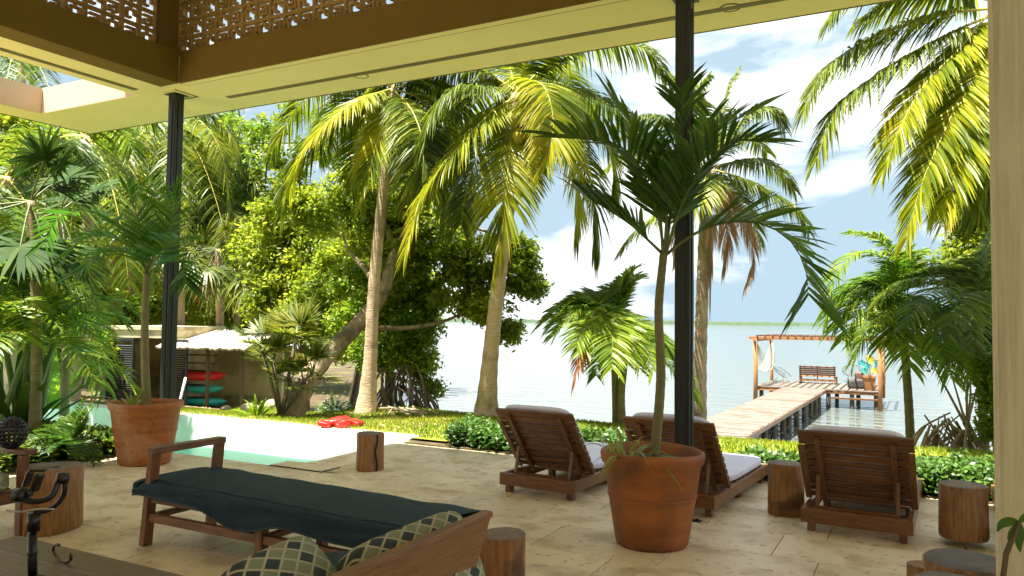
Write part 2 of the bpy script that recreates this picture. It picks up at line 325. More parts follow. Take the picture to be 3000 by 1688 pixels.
_b = [n for n in _t.nodes if n.type == 'BUMP'][0]; _t.links.new(_b.outputs[0], _g.inputs['Normal']); _t.links.new(_b.outputs[0], _f.inputs['Normal']); _t.links.new(_f.outputs[0], _m.inputs[0]); _df = N(_t, 'ShaderNodeBsdfDiffuse'); _df.inputs[0].default_value = (.30, .80, .66, 1); _m2 = N(_t, 'ShaderNodeMixShader'); _m2.inputs[0].default_value = .6; _t.links.new(_tr.outputs[0], _m2.inputs[1]); _t.links.new(_df.outputs[0], _m2.inputs[2]); _t.links.new(_m2.outputs[0], _m.inputs[1]); _t.links.new(_g.outputs[0], _m.inputs[2]); _t.links.new(_m.outputs[0], _t.nodes['Material Output'].inputs[0])

# ------------------------------------------------------------------ foliage builders
def leaflets(mb, B, D, W, L_, wd, droop, curl=0):
    """ribbons: B base, D direction, W width direction, L_ lengths, wd widths; all per leaflet"""
    n = len(B); L_ = L_[:, None]; wd = wd[:, None]; G = np.array([0, 0, -1.])
    def P(s): return B + D * L_ * s * (1 - .12 * s * min(1, np.mean(droop))) + G * L_ * (np.broadcast_to(droop, (n,))[:, None]) * s ** 2
    V = np.stack([P(0) - W*wd*.25, P(0) + W*wd*.25, P(.3) - W*wd*.5, P(.3) + W*wd*.5, P(.68) - W*wd*.4, P(.68) + W*wd*.4, P(1)], 1)
    i = (np.arange(n) * 7)[:, None]
    q = np.concatenate([i + np.array([[0, 1, 3, 2]]), i + np.array([[2, 3, 5, 4]])]); t = i + np.array([[4, 5, 6]])
    mb.add(V.reshape(-1, 3), q, t)
def frond(ctrl, n, Lf, wd, droop, fwd=.45, start=.12, vee=.15, rr=.02, missing=.05, tipL=.35, lift=0.):
    """one feather leaf through the control points: returns (leaflet MB, rachis MB)"""
    C = crom(ctrl, 24); T = np.gradient(C, axis=0); T /= np.linalg.norm(T, axis=1)[:, None] + 1e-9
    ml = MB(); mr = MB(); tube(mr, C[::2], np.linspace(rr, rr * .18, 12), 5, False)
    up = np.array([0, 0, 1.])
    for s in (-1, 1):
        t = np.linspace(start, .99, n) + rng.normal(0, .25 / n, n); t = np.clip(t, 0, 1)
        keep = rng.random(n) > missing; t = t[keep]; k = len(t)
        x = t * 23; i = np.minimum(x.astype(int), 22); f = (x - i)[:, None]
        B = C[i] * (1 - f) + C[i + 1] * f; Tt = T[i] * (1 - f) + T[i + 1] * f
        side = np.cross(Tt, up); nl = np.linalg.norm(side, axis=1)[:, None]; side = np.where(nl > .15, side / (nl + 1e-9), side / (nl + .15)) * s
        nrm = np.cross(side * s, Tt)
        fw = fwd + .9 * np.clip(t - .75, 0, 1)[:, None] * 2 + rng.normal(0, .07, (k, 1))
        D = side + Tt * fw + nrm * (vee + rng.normal(0, .08, (k, 1))) + up * lift; D /= np.linalg.norm(D, axis=1)[:, None]
        prof = np.sin(PI * np.clip(.18 + .78 * t, 0, 1)) ** .55; prof = np.maximum(prof, tipL * (t > .5))
        Lg = Lf * prof * rng.uniform(.85, 1.1, k)
        W = Tt - D * np.sum(Tt * D, axis=1)[:, None]; W += rng.normal(0, .3, W.shape); W /= np.linalg.norm(W, axis=1)[:, None]
        leaflets(ml, B, D, W, Lg, wd * rng.uniform(.8, 1.15, k), droop * rng.uniform(.75, 1.25, k))
    return ml, mr
def add_frond(tree, ctrl, n, Lf, wd, droop, mleaf, mrach, **k):
    ml, mr = frond(ctrl, n, Lf, wd, droop, **k); o = Vector(tree['org'])
    f = link('frond', ml.mesh('frond', mleaf, False, o), tree); link('rachis', mr.mesh('rachis', mrach, True, o), f); return f
def trunkmesh(P, r0, r1, flare=.0, rings=40, sides=12, ring=.03):
    C = crom(P, rings); t = np.linspace(0, 1, rings); r = r0 + (r1 - r0) * t + flare * np.exp(-t * 14)
    r = r * (1 + ring * np.where(np.arange(rings) % 2 == 0, 1, -1)); mb = MB(); tube(mb, C, r, sides); return mb
def palm(name, label, P, r0, r1, flare=.0, mtrunk=None, group=None, cat='palm tree', sides=12, rings=40, ring=.03):
    o = Vector(P[0]); t = thing(name, label, cat, o, 0, group); t['org'] = list(o)
    link('trunk', trunkmesh(P, r0, r1, flare, rings, sides, ring).mesh('trunk', mtrunk or M['trunk'], True, o), t); return t
def radial(tree, top, n, Ln, Lf, wd, droop, mleaf, mrach, e0=(10, 80), sag=.8, npl=34, seed=0, az0=0, **k):
    """fronds all round a crown: az evenly, elevation varied, arching down"""
    rs = random.Random(seed)
    for i in range(n):
        az = az0 + 2 * PI * (i * .382 + rs.uniform(-.03, .03)); e = math.radians(e0[0] + (e0[1] - e0[0]) * ((i * .618) % 1)); l = Ln * rs.uniform(.85, 1.08)
        h = Vector((math.cos(az), math.sin(az), 0)); P = []
        for s in (0, .3, .6, .85, 1):
            P.append(Vector(top) + h * (l * s * math.cos(e) * (1 - .12 * s * s)) + Vector((0, 0, l * (s * math.sin(e) - sag * s * s * (.45 + .55 * math.cos(e))))))
        add_frond(tree, P, npl, Lf, wd, droop, mleaf, mrach, **k)
def fanleaf(mb, mr, base, dirv, stalk, R, nb, wd, droop, spread=2.5):
    """palmate leaf: stalk and blades radiating from its end"""
    dirv = np.array(dirv, float); dirv /= np.linalg.norm(dirv); up = np.array([0, 0, 1.]); c = np.array(base) + dirv * stalk + up * (-.12 * stalk)
    tube(mr, [base, np.array(base) + dirv * stalk * .5, c], [.015, .012, .008], 4, False)
    side = np.cross(dirv, up); side /= np.linalg.norm(side) + 1e-9; nrm = np.cross(side, dirv)
    a = np.linspace(-spread, spread, nb) + rng.normal(0, .03, nb)
    D = np.cos(a)[:, None] * dirv + np.sin(a)[:, None] * side + nrm * .15 + rng.normal(0, .05, (nb, 3)); D /= np.linalg.norm(D, axis=1)[:, None]
    W = -np.sin(a)[:, None] * dirv + np.cos(a)[:, None] * side
    leaflets(mb, np.repeat(c[None], nb, 0), D, W, R * rng.uniform(.85, 1.1, nb) * (1 - .25 * np.abs(a) / spread), np.full(nb, wd), np.full(nb, droop) * rng.uniform(.6, 1.3, nb))
def fancrown(tree, top, n, stalk, R, mleaf, nb=26, wd=.05, droop=.5, e=(-50, 80), seed=1, spread=2.4):
    rs = random.Random(seed); o = Vector(tree['org'])
    for i in range(n):
        az = 2 * PI * i * .382 + rs.uniform(-.2, .2); el = math.radians(e[0] + (e[1] - e[0]) * ((i * .618) % 1))
        mb = MB(); mr = MB(); fanleaf(mb, mr, top, (math.cos(az) * math.cos(el), math.sin(az) * math.cos(el), math.sin(el)), stalk * rs.uniform(.8, 1.15), R * rs.uniform(.85, 1.1), nb, wd, droop, spread)
        f = link('fan_leaf', mb.mesh('fan_leaf', mleaf, False, o), tree); link('stalk', mr.mesh('stalk', M['darkrachis'], True, o), f)
def leafcloud(mb, c, r, n, size, twigs=None, flat=.75, sig=None):
    """n leaves clustered round twigs inside an ellipsoid"""
    c = np.array(c, float); r = np.array(r, float) * np.ones(3); k = twigs or max(6, n // 45)
    u = rng.normal(size=(k, 3)); u /= np.linalg.norm(u, axis=1)[:, None]; tw = c + u * r * (rng.uniform(.25, 1.0, (k, 1)) ** .5)
    i = rng.integers(0, k, n); s = sig or max(.1, float(np.mean(r)) * .17)
    P = tw[i] + rng.normal(0, s, (n, 3)) * np.array([1, 1, flat])
    nr = rng.normal(size=(n, 3)) * .75 + np.array([0, 0, .8]) + (P - c) / (r + 1e-6) * .35; nr /= np.linalg.norm(nr, axis=1)[:, None]
    a = np.cross(nr, rng.normal(size=(n, 3))); a /= np.linalg.norm(a, axis=1)[:, None]; b = np.cross(nr, a)
    sz = size * rng.uniform(.6, 1.3, (n, 1))
    V = np.stack([P - a * sz, P - b * sz * .42 - nr * sz * .06, P + a * sz, P + b * sz * .42 - nr * sz * .06], 1)
    mb.add(V.reshape(-1, 3), (np.arange(n) * 4)[:, None] + np.array([[0, 1, 2, 3]]))
def broadtree(label, base, clumps, mleaf, mbark, r0=.2, fork=None, group=None, cat='tree', name='broadleaf_tree', size=.09, limbs=True):
    """clumps: (px, py, radius in px, distance, number of leaves[, flatness])"""
    base = Vector(base); t = thing(name, label, cat, base, 0, group); mb = MB(); cs = []
    size *= .8
    for c in clumps:
        px, py, rp, d, n = c[:5]; n = int(n * 1.45); fz = c[5] if len(c) > 5 else .8
        p = atd(px, py, d); R = rp * d / F; leafcloud(mb, p, (R, R, R * fz), n, size); cs.append((p, R))
    link('crown', mb.mesh('crown', mleaf, False, base), t)
    mt = MB(); f = Vector(fork) if fork else base.lerp(sum((c[0] for c in cs), Vector()) / len(cs), .55)
    tube(mt, crom([base, base.lerp(f, .5) + Vector((.12, -.1, 0)), f], 9), np.linspace(r0, r0 * .6, 9), 9)
    link('trunk', mt.mesh('trunk', mbark, True, base), t)
    if limbs:
        for p, R in cs:
            ml = MB(); mid = f.lerp(p, .5) + Vector((random.uniform(-.2, .2), random.uniform(-.2, .2), -.15)) * min(1, R)
            tube(ml, crom([f, mid, p], 8), np.linspace(r0 * .42, r0 * .1, 8), 6)
            for _ in range(3):
                q = p + Vector((random.uniform(-1, 1), random.uniform(-1, 1), random.uniform(-.3, 1))) * R * .8; tube(ml, crom([mid.lerp(p, .5), p.lerp(q, .4), q], 5), np.linspace(r0 * .16, r0 * .05, 5), 4)
            link('limb', ml.mesh('limb', mbark, True, base), t)
    return t

# ================================================================== THE SETTING: terrain, lagoon, far shore
def grid(name, xs, ys, zf, m, parent=None):
    X, Y = np.meshgrid(xs, ys); Z = zf(X, Y); V = np.stack([X, Y, Z], -1).reshape(-1, 3); nx, ny = len(xs), len(ys)
    i = (np.arange(ny - 1)[:, None] * nx + np.arange(nx - 1)).ravel(); mb = MB(); mb.add(V, np.stack([i, i + 1, i + nx + 1, i + nx], 1)); return mb.mesh(name, m)
POOL = (-16.5, -6.25, 6.32, 8.58)      # x0 x1 y0 y1
EDGE = 8.45
def hole(me_name, m):
    mb = MB()
    return mb
def tz(X, Y): 
    z = terr(X, Y); deep = (Y < 8.66) & (X > -17.5); return np.where(deep, -1.4, np.where(Y < 8.9, np.minimum(z, -.02), z))
xs = np.concatenate([np.linspace(-60, -18, 30), np.linspace(-17.5, 12, 150), np.linspace(12.5, 60, 30)])
ys = np.concatenate([np.linspace(-30, 6, 14), [8.46, 8.64], np.linspace(8.80, 22, 70), np.linspace(23, 60, 36)])
terrain = struct('ground', grid('ground', xs, ys, tz, M['soil']))
xs2 = np.linspace(-14.5, 9, 110); ys2 = np.linspace(8.62, 12.6, 34)
def lz(X, Y): return np.maximum(terr(X, Y), -.35) + np.where(Y < 8.9, .004, .012) - .3 * sm(12.0, 12.6, Y + .35 * np.sin(X * 1.7)) - .3 * sm(-12.8, -14.3, X + .5 * np.sin(Y * 2.1))
struct('lawn', grid('lawn', xs2, ys2, lz, M['lawn']))
mb = MB(); mb.add([(-3000, -200, WATER), (3000, -200, WATER), (3000, 5000, WATER), (-3000, 5000, WATER)], [(0, 1, 2, 3)])
struct('lagoon_water', mb.mesh('lagoon_water', M['lake']))
mb = MB(); k = 700; X = np.linspace(-2600, 2600, k); hgt = 5.2 + 2.6 * np.interp(X, np.linspace(-2600, 2600, 60), rng.random(60)) + 1.6 * rng.random(k)
hgt2 = np.stack([X, np.full(k, 1500.), np.full(k, WATER - .3)], 1); top = np.stack([X, 1506 + 3 * rng.random(k), WATER + hgt * .8], 1); bk = np.stack([X, np.full(k, 1545.), WATER + hgt], 1); bb = np.stack([X, np.full(k, 1600.), np.full(k, WATER - .3)], 1)
i = np.arange(k - 1)[:, None]; mb.add(np.concatenate([hgt2, top, bk, bb]), np.concatenate([i + np.array([[a * k, a * k + 1, (a + 1) * k + 1, (a + 1) * k]]) for a in range(3)]))
o = struct('far_shore', mb.mesh('far_shore', M['farshore'], False)); o.rotation_euler = (0, 0, math.radians(12))

# ================================================================== PATIO
patio = struct('patio', None)
bed_x = lambda y: -9.2
# mortar bed under the slabs, in pieces that leave the pool free
struct('mortar_bed', boxmesh(30, 12.2, .3, M['grout'], 0), patio, (6.5 - 6.25 - 2, .12 , -.162))
struct('mortar_bed', boxmesh(20.25, 2.25, .3, M['grout'], 0), patio, (-6.23 + 10.125, 7.35, -.212))
tiles = 0
def slab(x0, x1, y0, y1, z):
    g = .0035; o = box('paving_slab', (x1 - x0 - 2 * g, y1 - y0 - 2 * g, .05), ((x0 + x1) / 2, (y0 + y1) / 2, z - .025 + random.uniform(-.0012, .0012)), M['stone'], patio, b=.004); return o
def inview(x, y, z=0, mrg=250):
    v = ROT.transposed() @ (Vector((x, y, z)) - CAM)
    if v.z > -.3: return False
    px = 1500 + F * v.x / -v.z; py = 844 - F * v.y / -v.z; return -mrg < px < 3000 + mrg and -mrg < py < 1688 + mrg
T = .62
rest = MB()
for j in range(-8, 11):
    y1 = 6.22 - T * j; y0 = y1 - T
    if y1 > 6.3: continue
    off = (j % 2) * T * .5
    for i in range(-18, 18):
        x0 = i * T * 1.5 + off; x1 = x0 + T * 1.5
        if x1 < -12: continue
        if any(inview(a, b) for a in (x0, x1) for b in (y0, y1)): slab(x0, x1, y0, y1, 0); tiles += 1
        elif x0 < 6: mbbox(rest, (x0 + .004, y0 + .004, -.05), (x1 - .004, y1 - .004, 0))
ysr = [6.226, 6.9, 7.6, EDGE]
for j in range(3):
    for i in range(0, 16):
        x0 = -6.23 + i * .93 - (.46 if j % 2 else 0); x1 = x0 + .93; x0 = max(x0, -6.23)
        if inview((x0 + x1) / 2, ysr[j]) or inview(x1, ysr[j + 1]): slab(x0, x1, ysr[j], ysr[j + 1], -.05); tiles += 1
o = struct('paving_slab_field', rest.mesh('paving_slab_field', M['stone'], False), patio); o['kind'] = 'stuff'
# low border stone between terrace and lawn
# ---- pool
struct('planting_edge', boxmesh(15.2, .19, .4, M['soil'], .0), None, (1.5, 8.548, -.232))
pool = struct('pool', None)
x0, x1, y0, y1 = POOL
mb = MB(); mb.add([(x0, y0, -1.0), (x1, y0, -1.0), (x1, y1, -1.0), (x0, y1, -1.0)], [(0, 1, 2, 3)]); struct('pool_floor', mb.mesh('pool_floor', M['poolfloor']), pool)
struct('pool_wall', boxmesh(x1 - x0 + .3, .3, 1.5, M['pool'], .01), pool, ((x0 + x1) / 2, y1 + .15, -.745))          # far wall, its top flush with the lawn
struct('pool_wall', boxmesh(x1 - x0, .2, 1.3, M['pool'], .0), pool, ((x0 + x1) / 2, y0 - .1, -.71))
struct('pool_wall', boxmesh(.2, y1 - y0 + .1, 1.27, M['pool'], .0), pool, (x1 + .1, (y0 + y1) / 2, -.697 - .03))
struct('pool_wall', boxmesh(.2, y1 - y0 + .1, 1.4, M['pool'], .0), pool, (x0 - .1, (y0 + y1) / 2, -.7))
mb = MB(); mb.add([(x0, y0, -.43), (x1, y0, -.43), (x1, y1, -.43), (x0, y1, -.43)], [(0, 1, 2, 3)]); struct('pool_water', mb.mesh('pool_water', M['poolwater']), pool)
lid = thing('skimmer_lid', 'rectangular skimmer lid set in the paving beside the pool', 'lid', at(893, 1368, 0) + Vector((0, 0, .003)))
box('lid_frame', (.74, .30, .008), (0, 0, .002), M['metal'], lid); box('lid_panel', (.70, .26, .008), (0, 0, .006), M['stone'], lid)

# ================================================================== HOUSE: slab roof with an opening, beams, clay lattice, posts, inner walls
H = 4.35
house = thing('house', 'modern house with ivory soffit, umber beams and clay lattice over the patio', 'house', (0, 0, 0))
def hp(name, a, b_, m, b=.006): return boxab(name, a, b_, m, house, b)
ST = H + .34
hp('roof_slab', (-8.60, 6.16, H), (9, 7.15, ST), M['plaster'])
hp('roof_slab', (-8.60, -5, H + .002), (-7.712, 6.158, ST), M['plaster'])
hp('roof_slab', (-11.05, 6.16, H + .001), (-8.602, 7.15, ST), M['plaster'])
hp('roof_slab', (-11.05, -5, H), (-10.6, 6.158, ST), M['plaster'])
hp('roof_slab', (-7.698, 6.06, H + .003), (9, 6.158, ST), M['plaster'])
for a, b_ in (((-10.602, 6.155, H + .012), (-8.6, 6.162, ST + .02)), ((-10.6, -5, H + .012), (-10.594, 6.15, ST + .02)), ((-8.602, -5, H + .012), (-8.596, 6.15, ST + .02))):
    hp('opening_render', a, b_, M['cream'], 0)
hp('fascia', (-11.06, 7.152, H - .004), (9, 7.172, ST + .02), M['groove']); hp('fascia', (-11.075, -5, H - .004), (-11.052, 7.172, ST + .02), M['groove'])
# tracks let into the soffit
hp('ceiling_track', (-7.62, 6.66, H - .006), (9, 6.74, H + .02), M['groove'], .002)
hp('ceiling_track', (-8.42, -5, H - .006), (-8.34, 5.98, H + .02), M['groove'], .002)
hp('soffit_bead', (-8.25, 6.50, H - .006), (-7.96, 6.525, H + .01), M['groove'], .002); hp('soffit_bead', (-7.95, 6.18, H - .006), (-7.925, 6.525, H + .01), M['groove'], .002)
# beams under the lattice
LZ = 4.74
hp('beam', (-7.70, 6.05, H + .004), (9, 6.34, LZ), M['brown']); hp('beam', (-8.02, -5, H + .001), (-7.700, 6.045, LZ - .002), M['brown']); hp('beam_joint', (-8.02, 6.046, ST + .001), (-7.702, 6.34, LZ - .001), M['brown'])
hp('corner_pillar', (-8.02, 5.93, LZ + .002), (-7.93, 6.33, 6.2), M['brown'])
hp('lattice_sill', (-7.9, 6.1, LZ + .001), (9, 6.3, LZ + .012), M['lattice'], .002)
# clay lattice: one block is a nest of two squares
def lattice_block(s, flip, raw=False):
    mb = MB(); t = .018; dpt = .05; h = s / 2
    def r(x0_, x1_, z0_, z1_): mbbox(mb, (x0_, -dpt / 2, z0_), (x1_, dpt / 2, z1_))
    r(-h, h, h - t, h); r(-h, h, -h, -h + t); r(-h, -h + t, -h + t, h - t); r(h - t, h, -h + t, h - t)
    k = h * .56
    if flip:
        r(-k, k, k - t * 1.3, k); r(-k, k, -k, -k + t * 1.3); r(k - t * 1.3, k, -k, k); r(-k, -k + t * 1.3, -k, k * .1); r(-t * .6, t * .6, -h + t, -k); r(-k * .4, k * .4, -t * .8, t * .8)
    else:
        r(-k, k, k - t * 1.3, k); r(-k, -k + t * 1.3, -k, k); r(-k, k * .1, -k, -k + t * 1.3); r(k - t * 1.3, k, -k * .1, k); r(-h + t, -k, -t * .6, t * .6); r(k, h - t, -t * .6, t * .6); r(-t * .6, t * .6, k, h - t)
    return mb if raw else mb.mesh('lattice_block', M['lattice'], False)
lb = [lattice_block(.215, f) for f in (0, 1)]
latt = thing('lattice_screen', 'clay lattice screen of nested squares standing on the umber beam', 'screen', (0, 0, 0))
other = MB()
def addblock(f, x, y, z, turn):
    b_ = lattice_block(.215, f, True); v = np.concatenate(b_.v); v = np.stack([v[:, 1], v[:, 0], v[:, 2]], 1) if turn else v; other.add(v + np.array([x, y, z]), np.concatenate(b_.q))
for r_ in range(6):
    z = LZ + .12 + r_ * .217
    for i in range(0, 60):
        x = -7.83 + i * .217 + .003
        if inview(x, 6.22, z, 60): link('lattice_block', lb[(i + r_) % 2], latt, (x, 6.22, z))
        elif x < 4: addblock((i + r_) % 2, x, 6.22, z, False)
    for i in range(0, 44):
        y = 5.81 - i * .217
        if inview(-7.98, y, z, 60): link('lattice_block', lb[(i + r_) % 2], latt, (-7.98, y, z), (0, 0, PI / 2))
        elif y > -3: addblock((i + r_) % 2, -7.98, y, z, True)
o = link('lattice_bars', other.mesh('lattice_bars', M['lattice'], False), latt); o['kind'] = 'stuff'
# upper roof and inner walls behind the camera: they shade the patio
hp('upper_roof', (-9.2, -5, 6.2), (9, 6.8, 6.42), M['inwall'])
hp('back_wall', (-7.6, -5.2, 0), (9, -5, 6.19), M['inwall'])
# recessed ceiling lamps
def downlight(px, py, label):
    p = at(px, py, H); t = thing('recessed_lamp', label, 'ceiling lamp', (p.x, p.y, H - .002), group='recessed lamps in the soffit')
    mb = MB(); lathe(mb, [(.075, -.001), (.082, -.006), (.09, -.004), (.092, 0)], 28); link('trim_ring', mb.mesh('trim_ring', M['groove']), t)
    mb = MB(); lathe(mb, [(.0, -.0015), (.074, -.0015)], 28); link('lens', mb.mesh('lens', M['plaster']), t)
downlight(1057, 222, 'round recessed lamp in the soffit to the right of the first steel post'); downlight(2140, 22, 'round recessed lamp in the soffit right of the tall steel post')
# steel posts: hollow section with a recessed channel and a base plate
def post(x, y, label, top, z0):
    t = thing('steel_post', label, 'post', (x, y, z0), group='steel posts under the soffit'); s = .13; h = top - z0
    box('shaft', (s, s, h - .01), (0, 0, h / 2), M['metal'], t, b=.006)
    box('cover_strip', (.05, .012, h - .2), (.0, -s / 2 - .004, h / 2), M['metal'], t, b=.003); box('cover_strip', (.012, .05, h - .2), (s / 2 + .004, 0, h / 2), M['metal'], t, b=.003)
    box('base_plate', (.24, .24, .012), (0, 0, .006), M['metal'], t); box('cap_plate', (.2, .2, .01), (0, 0, h - .006), M['metal'], t)
    for a in (-.09, .09):
        for b_ in (-.09, .09):
            mb = MB(); lathe(mb, [(.014, 0), (.014, .012), (.0, .013)], 6, (a, b_, .012)); link('bolt', mb.mesh('bolt', M['metal']), t)
post(-8.12, 6.35, 'dark steel post behind the potted palm near the pool', H, -.05 if False else 0)
post(-1.74, 6.34, 'tall dark steel post between the slatted loungers', H, -.05)
# limed wooden door edge on the right
dr = thing('wooden_door', 'limed pale wooden door standing open at the right edge', 'door', (.2, 2.82, 0))
box('door_leaf', (.42, .07, 3.6), (.21, .0, 1.8), M['door'], dr, b=.006)
box('lock_plate', (.022, .006, .13), (.145, -.037, 1.03), M['metal'], dr, b=.003); box('keeper', (.01, .004, .05), (.147, -.041, 1.04), M['black'], dr, b=.001)
box('edge_batten', (.012, .02, 3.59), (.002, -.04, 1.8), M['door'], dr, b=.002)

# ================================================================== FURNITURE
# ---- slatted wooden loungers
def cushion(mb, sx, sy, sz, n=10, sag=.0, puff=.25):
    """soft box centred at the origin"""
    u = np.linspace(-1, 1, n * 2 + 1)
    def face(f):
        A, B = np.meshgrid(u, u); V = f(A, B); m_ = len(u); i = (np.arange(m_ - 1)[:, None] * m_ + np.arange(m_ - 1)).ravel(); return V.reshape(-1, 3), np.stack([i, i + 1, i + m_ + 1, i + m_], 1)
    def rnd(P):
        p = np.abs(P); k = 6.0; r = (np.sum(p ** k, -1, keepdims=True)) ** (1 / k); Q = P / r
        return Q
    for ax in range(3):
        for s in (-1, 1):
            def f(A, B, ax=ax, s=s):
                P = np.zeros(A.shape + (3,)); o_ = [i for i in range(3) if i != ax]; P[..., ax] = s; P[..., o_[0]] = A * (s if ax != 1 else -s); P[..., o_[1]] = B
                Q = rnd(P); x, y, z = Q[..., 0], Q[..., 1], Q[..., 2]
                pf = 1 + puff * (1 - x ** 2) * (1 - y ** 2) - .10
                return np.stack([x * sx / 2, y * sy / 2, z * sz / 2 * pf - sag * (1 - x ** 2) * (1 - y ** 2)], -1)
            V, q = face(f); mb.add(V, q)
def lounger(label, x, y, rz=0):
    """origin at the rear left leg; the head end is y = 0 and the lounger points along +y"""
    t = thing('sun_lounger', label, 'sun lounger', (x, y, -.05), math.radians(rz), 'slatted wooden sun loungers'); W = .80; Ln = 1.86; z = .13; m = M['wood']
    box('end_rail', (W, .045, .115), (W / 2, 0, z), m, t); box('end_rail', (W, .04, .10), (W / 2, Ln, z), m, t)
    for xx in (.0225, W - .0225): box('side_rail', (.042, Ln - .05, .105), (xx, Ln / 2, z), m, t, (0, 0, 0))
    for xx in (.07, W - .07):
        for yy in (.06, Ln * .5, Ln - .12): box('leg', (.055, .08, z), (xx, yy, z / 2), m, t)
    for k in range(9): box('seat_slat', (W - .1, .085, .02), (W / 2, .52 + k * .15, z + .042), m, t)
    # back rest, hinged at y=.41
    hy, hz, L_ = .42, .20, .80; a = math.radians(50); c, s = math.cos(a), math.sin(a)
    P = lambda u, off=0: Vector((0, hy - u * c - off * s, hz + u * s - off * c))
    for k in range(10):
        p = P(.04 + k * .079); box('back_slat', (W + .03, .056 if k < 9 else .085, .022), (W / 2, p.y, p.z), m, t, (PI - a, 0, 0))
    for xx in (.13, W - .13): bar('back_stile', Vector((xx, 0, 0)) + P(-.04, .03), Vector((xx, 0, 0)) + P(.74, .03), .04, .035, m, t)
    for xx, e in ((.005, .0), (W - .005, .0)): bar('side_guard', Vector((xx, 0, 0)) + P(.02, .036), Vector((xx, 0, 0)) + P(.66, .036), .05, .02, m, t)
    for xx in (.11, W - .11): bar('strut', (xx, .10, z + .05), Vector((xx, 0, 0)) + P(.34, .055), .03, .025, m, t)
    bar('prop_rail', (.1, .10, z + .045), (W - .1, .10, z + .045), .03, .03, m, t)
    mb = MB(); cushion(mb, W - .06, 1.34, .085); link('seat_pad', mb.mesh('seat_pad', M['cush']), t, (W / 2, .5 + .67, z + .095))
    mb = MB(); cushion(mb, W - .04, .80, .07); p = P(.402, -.048); link('back_pad', mb.mesh('back_pad', M['cush']), t, (W / 2, p.y, p.z), (PI - a, 0, 0))
    return t
lounger('slatted lounger standing nearest the pool, left of the big terracotta pot', -3.60, 6.58, -3)
lounger('slatted lounger directly behind the big terracotta pot and steel post', -2.34, 6.66, -4)
lounger('slatted lounger between two tree stump stools, seen squarely from its back', -.86, 6.60, -2)
lounger('slatted lounger mostly hidden behind the pale wooden door', .50, 6.62, -2)
# ---- tree stump stools
def stump(label, px, py, z, r, h, sides=26, top=.0, cut=False, knot=False, wob=.045):
    p = at(px, py, z); d = Vector((p.x, p.y, 0)).normalized() * r; p = p + d
    t = thing('stump_stool', label, 'stump stool', (p.x, p.y, z), random.uniform(0, 6), 'tree stump stools')
    mb = MB(); lathe(mb, [(r * .97, 0), (r * 1.01, .02), (r, h * .3), (r * .985, h * .7), (r * 1.0, h - .012), (r * .985, h - .003)], sides, wob=wob); link('body', mb.mesh('body', M['stump']), t)
    mb = MB(); lathe(mb, [(r * .985, h - .003), (r * .95, h), (r * .5, h - .003), (.001, h - .002)], sides, wob=wob); link('top', mb.mesh('top', M['stumptop']), t)
    if cut:
        rz_ = -t.rotation_euler.z; a0 = math.atan2(-p.y, -p.x) + rz_ + .5
        mb = MB(); tube(mb, [(math.cos(a0 + .08 * math.sin(u * 9)) * r * 1.0, math.sin(a0 + .08 * math.sin(u * 9)) * r * 1.0, h * u) for u in np.linspace(.01, .99, 12)], .012, 6); link('dark_split', mb.mesh('dark_split', M['black']), t)
    if knot:
        mb = MB(); lathe(mb, [(.0, .004), (.022, .004), (.026, 0)], 12, (r * .2, -r * .3, h)); link('knot', mb.mesh('knot', M['black']), t)
    return t
stump('squarish stump stool with a dark vertical split, standing near the pool corner', 1081, 1384, -.05, .155, .40, 26, cut=True, wob=.07)
stump('orange stump stool between the second and third slatted loungers', 2303, 1517, -.05, .148, .44)
stump('orange stump stool right of the lounger seen squarely from behind', 2822, 1590, 0, .165, .40, wob=.02)
stump('wide stump stool with a knot in its top, left of the chaise, behind the gimbal', 140, 1572, 0, .215, .47, 30, knot=True, wob=.06)
stump('stump stool with pale grey top just behind the sofa back', 1472, 1800, 0, .135, .40)
p = at(2832, 1640, .42); S1 = (p.x, p.y)
def lowstump(label, x, y, r, h, m=None):
    t = thing('stump_stool', label, 'stump stool', (x, y, 0), random.uniform(0, 6), 'tree stump stools')
    mb = MB(); lathe(mb, [(r * .97, 0), (r, h * .5), (r, h - .012), (r * .985, h - .003)], 30, wob=.03); link('body', mb.mesh('body', M['stump']), t)
    mb = MB(); lathe(mb, [(r * .985, h - .003), (r * .95, h), (r * .5, h - .003), (.001, h - .002)], 30, wob=.03); link('top', mb.mesh('top', m or M['stumptop']), t); return t
M['darktop'] = mat('charred_end_grain', (.11, .075, .055), (.07, .05, .038), 12, .6, .4, c3=(.05, .036, .026), s3=7)
lowstump('dark topped stump stool near the pale door, the farther of the two in front', S1[0], S1[1], .2, .42, M['darktop'])
p = at(2800, 1712, .40); lowstump('mottled grey stump stool at the bottom edge of the picture, right corner', p.x, p.y, .19, .40, mat('mottled_end_grain', (.2, .19, .15), (.09, .085, .065), 20, .7, .5))
p = at(2715, 1690, .1); t = lowstump('small rounded orange stump peeping out beside the two low stools', p.x - .02, p.y + .04, .085, .16, M['stump'])
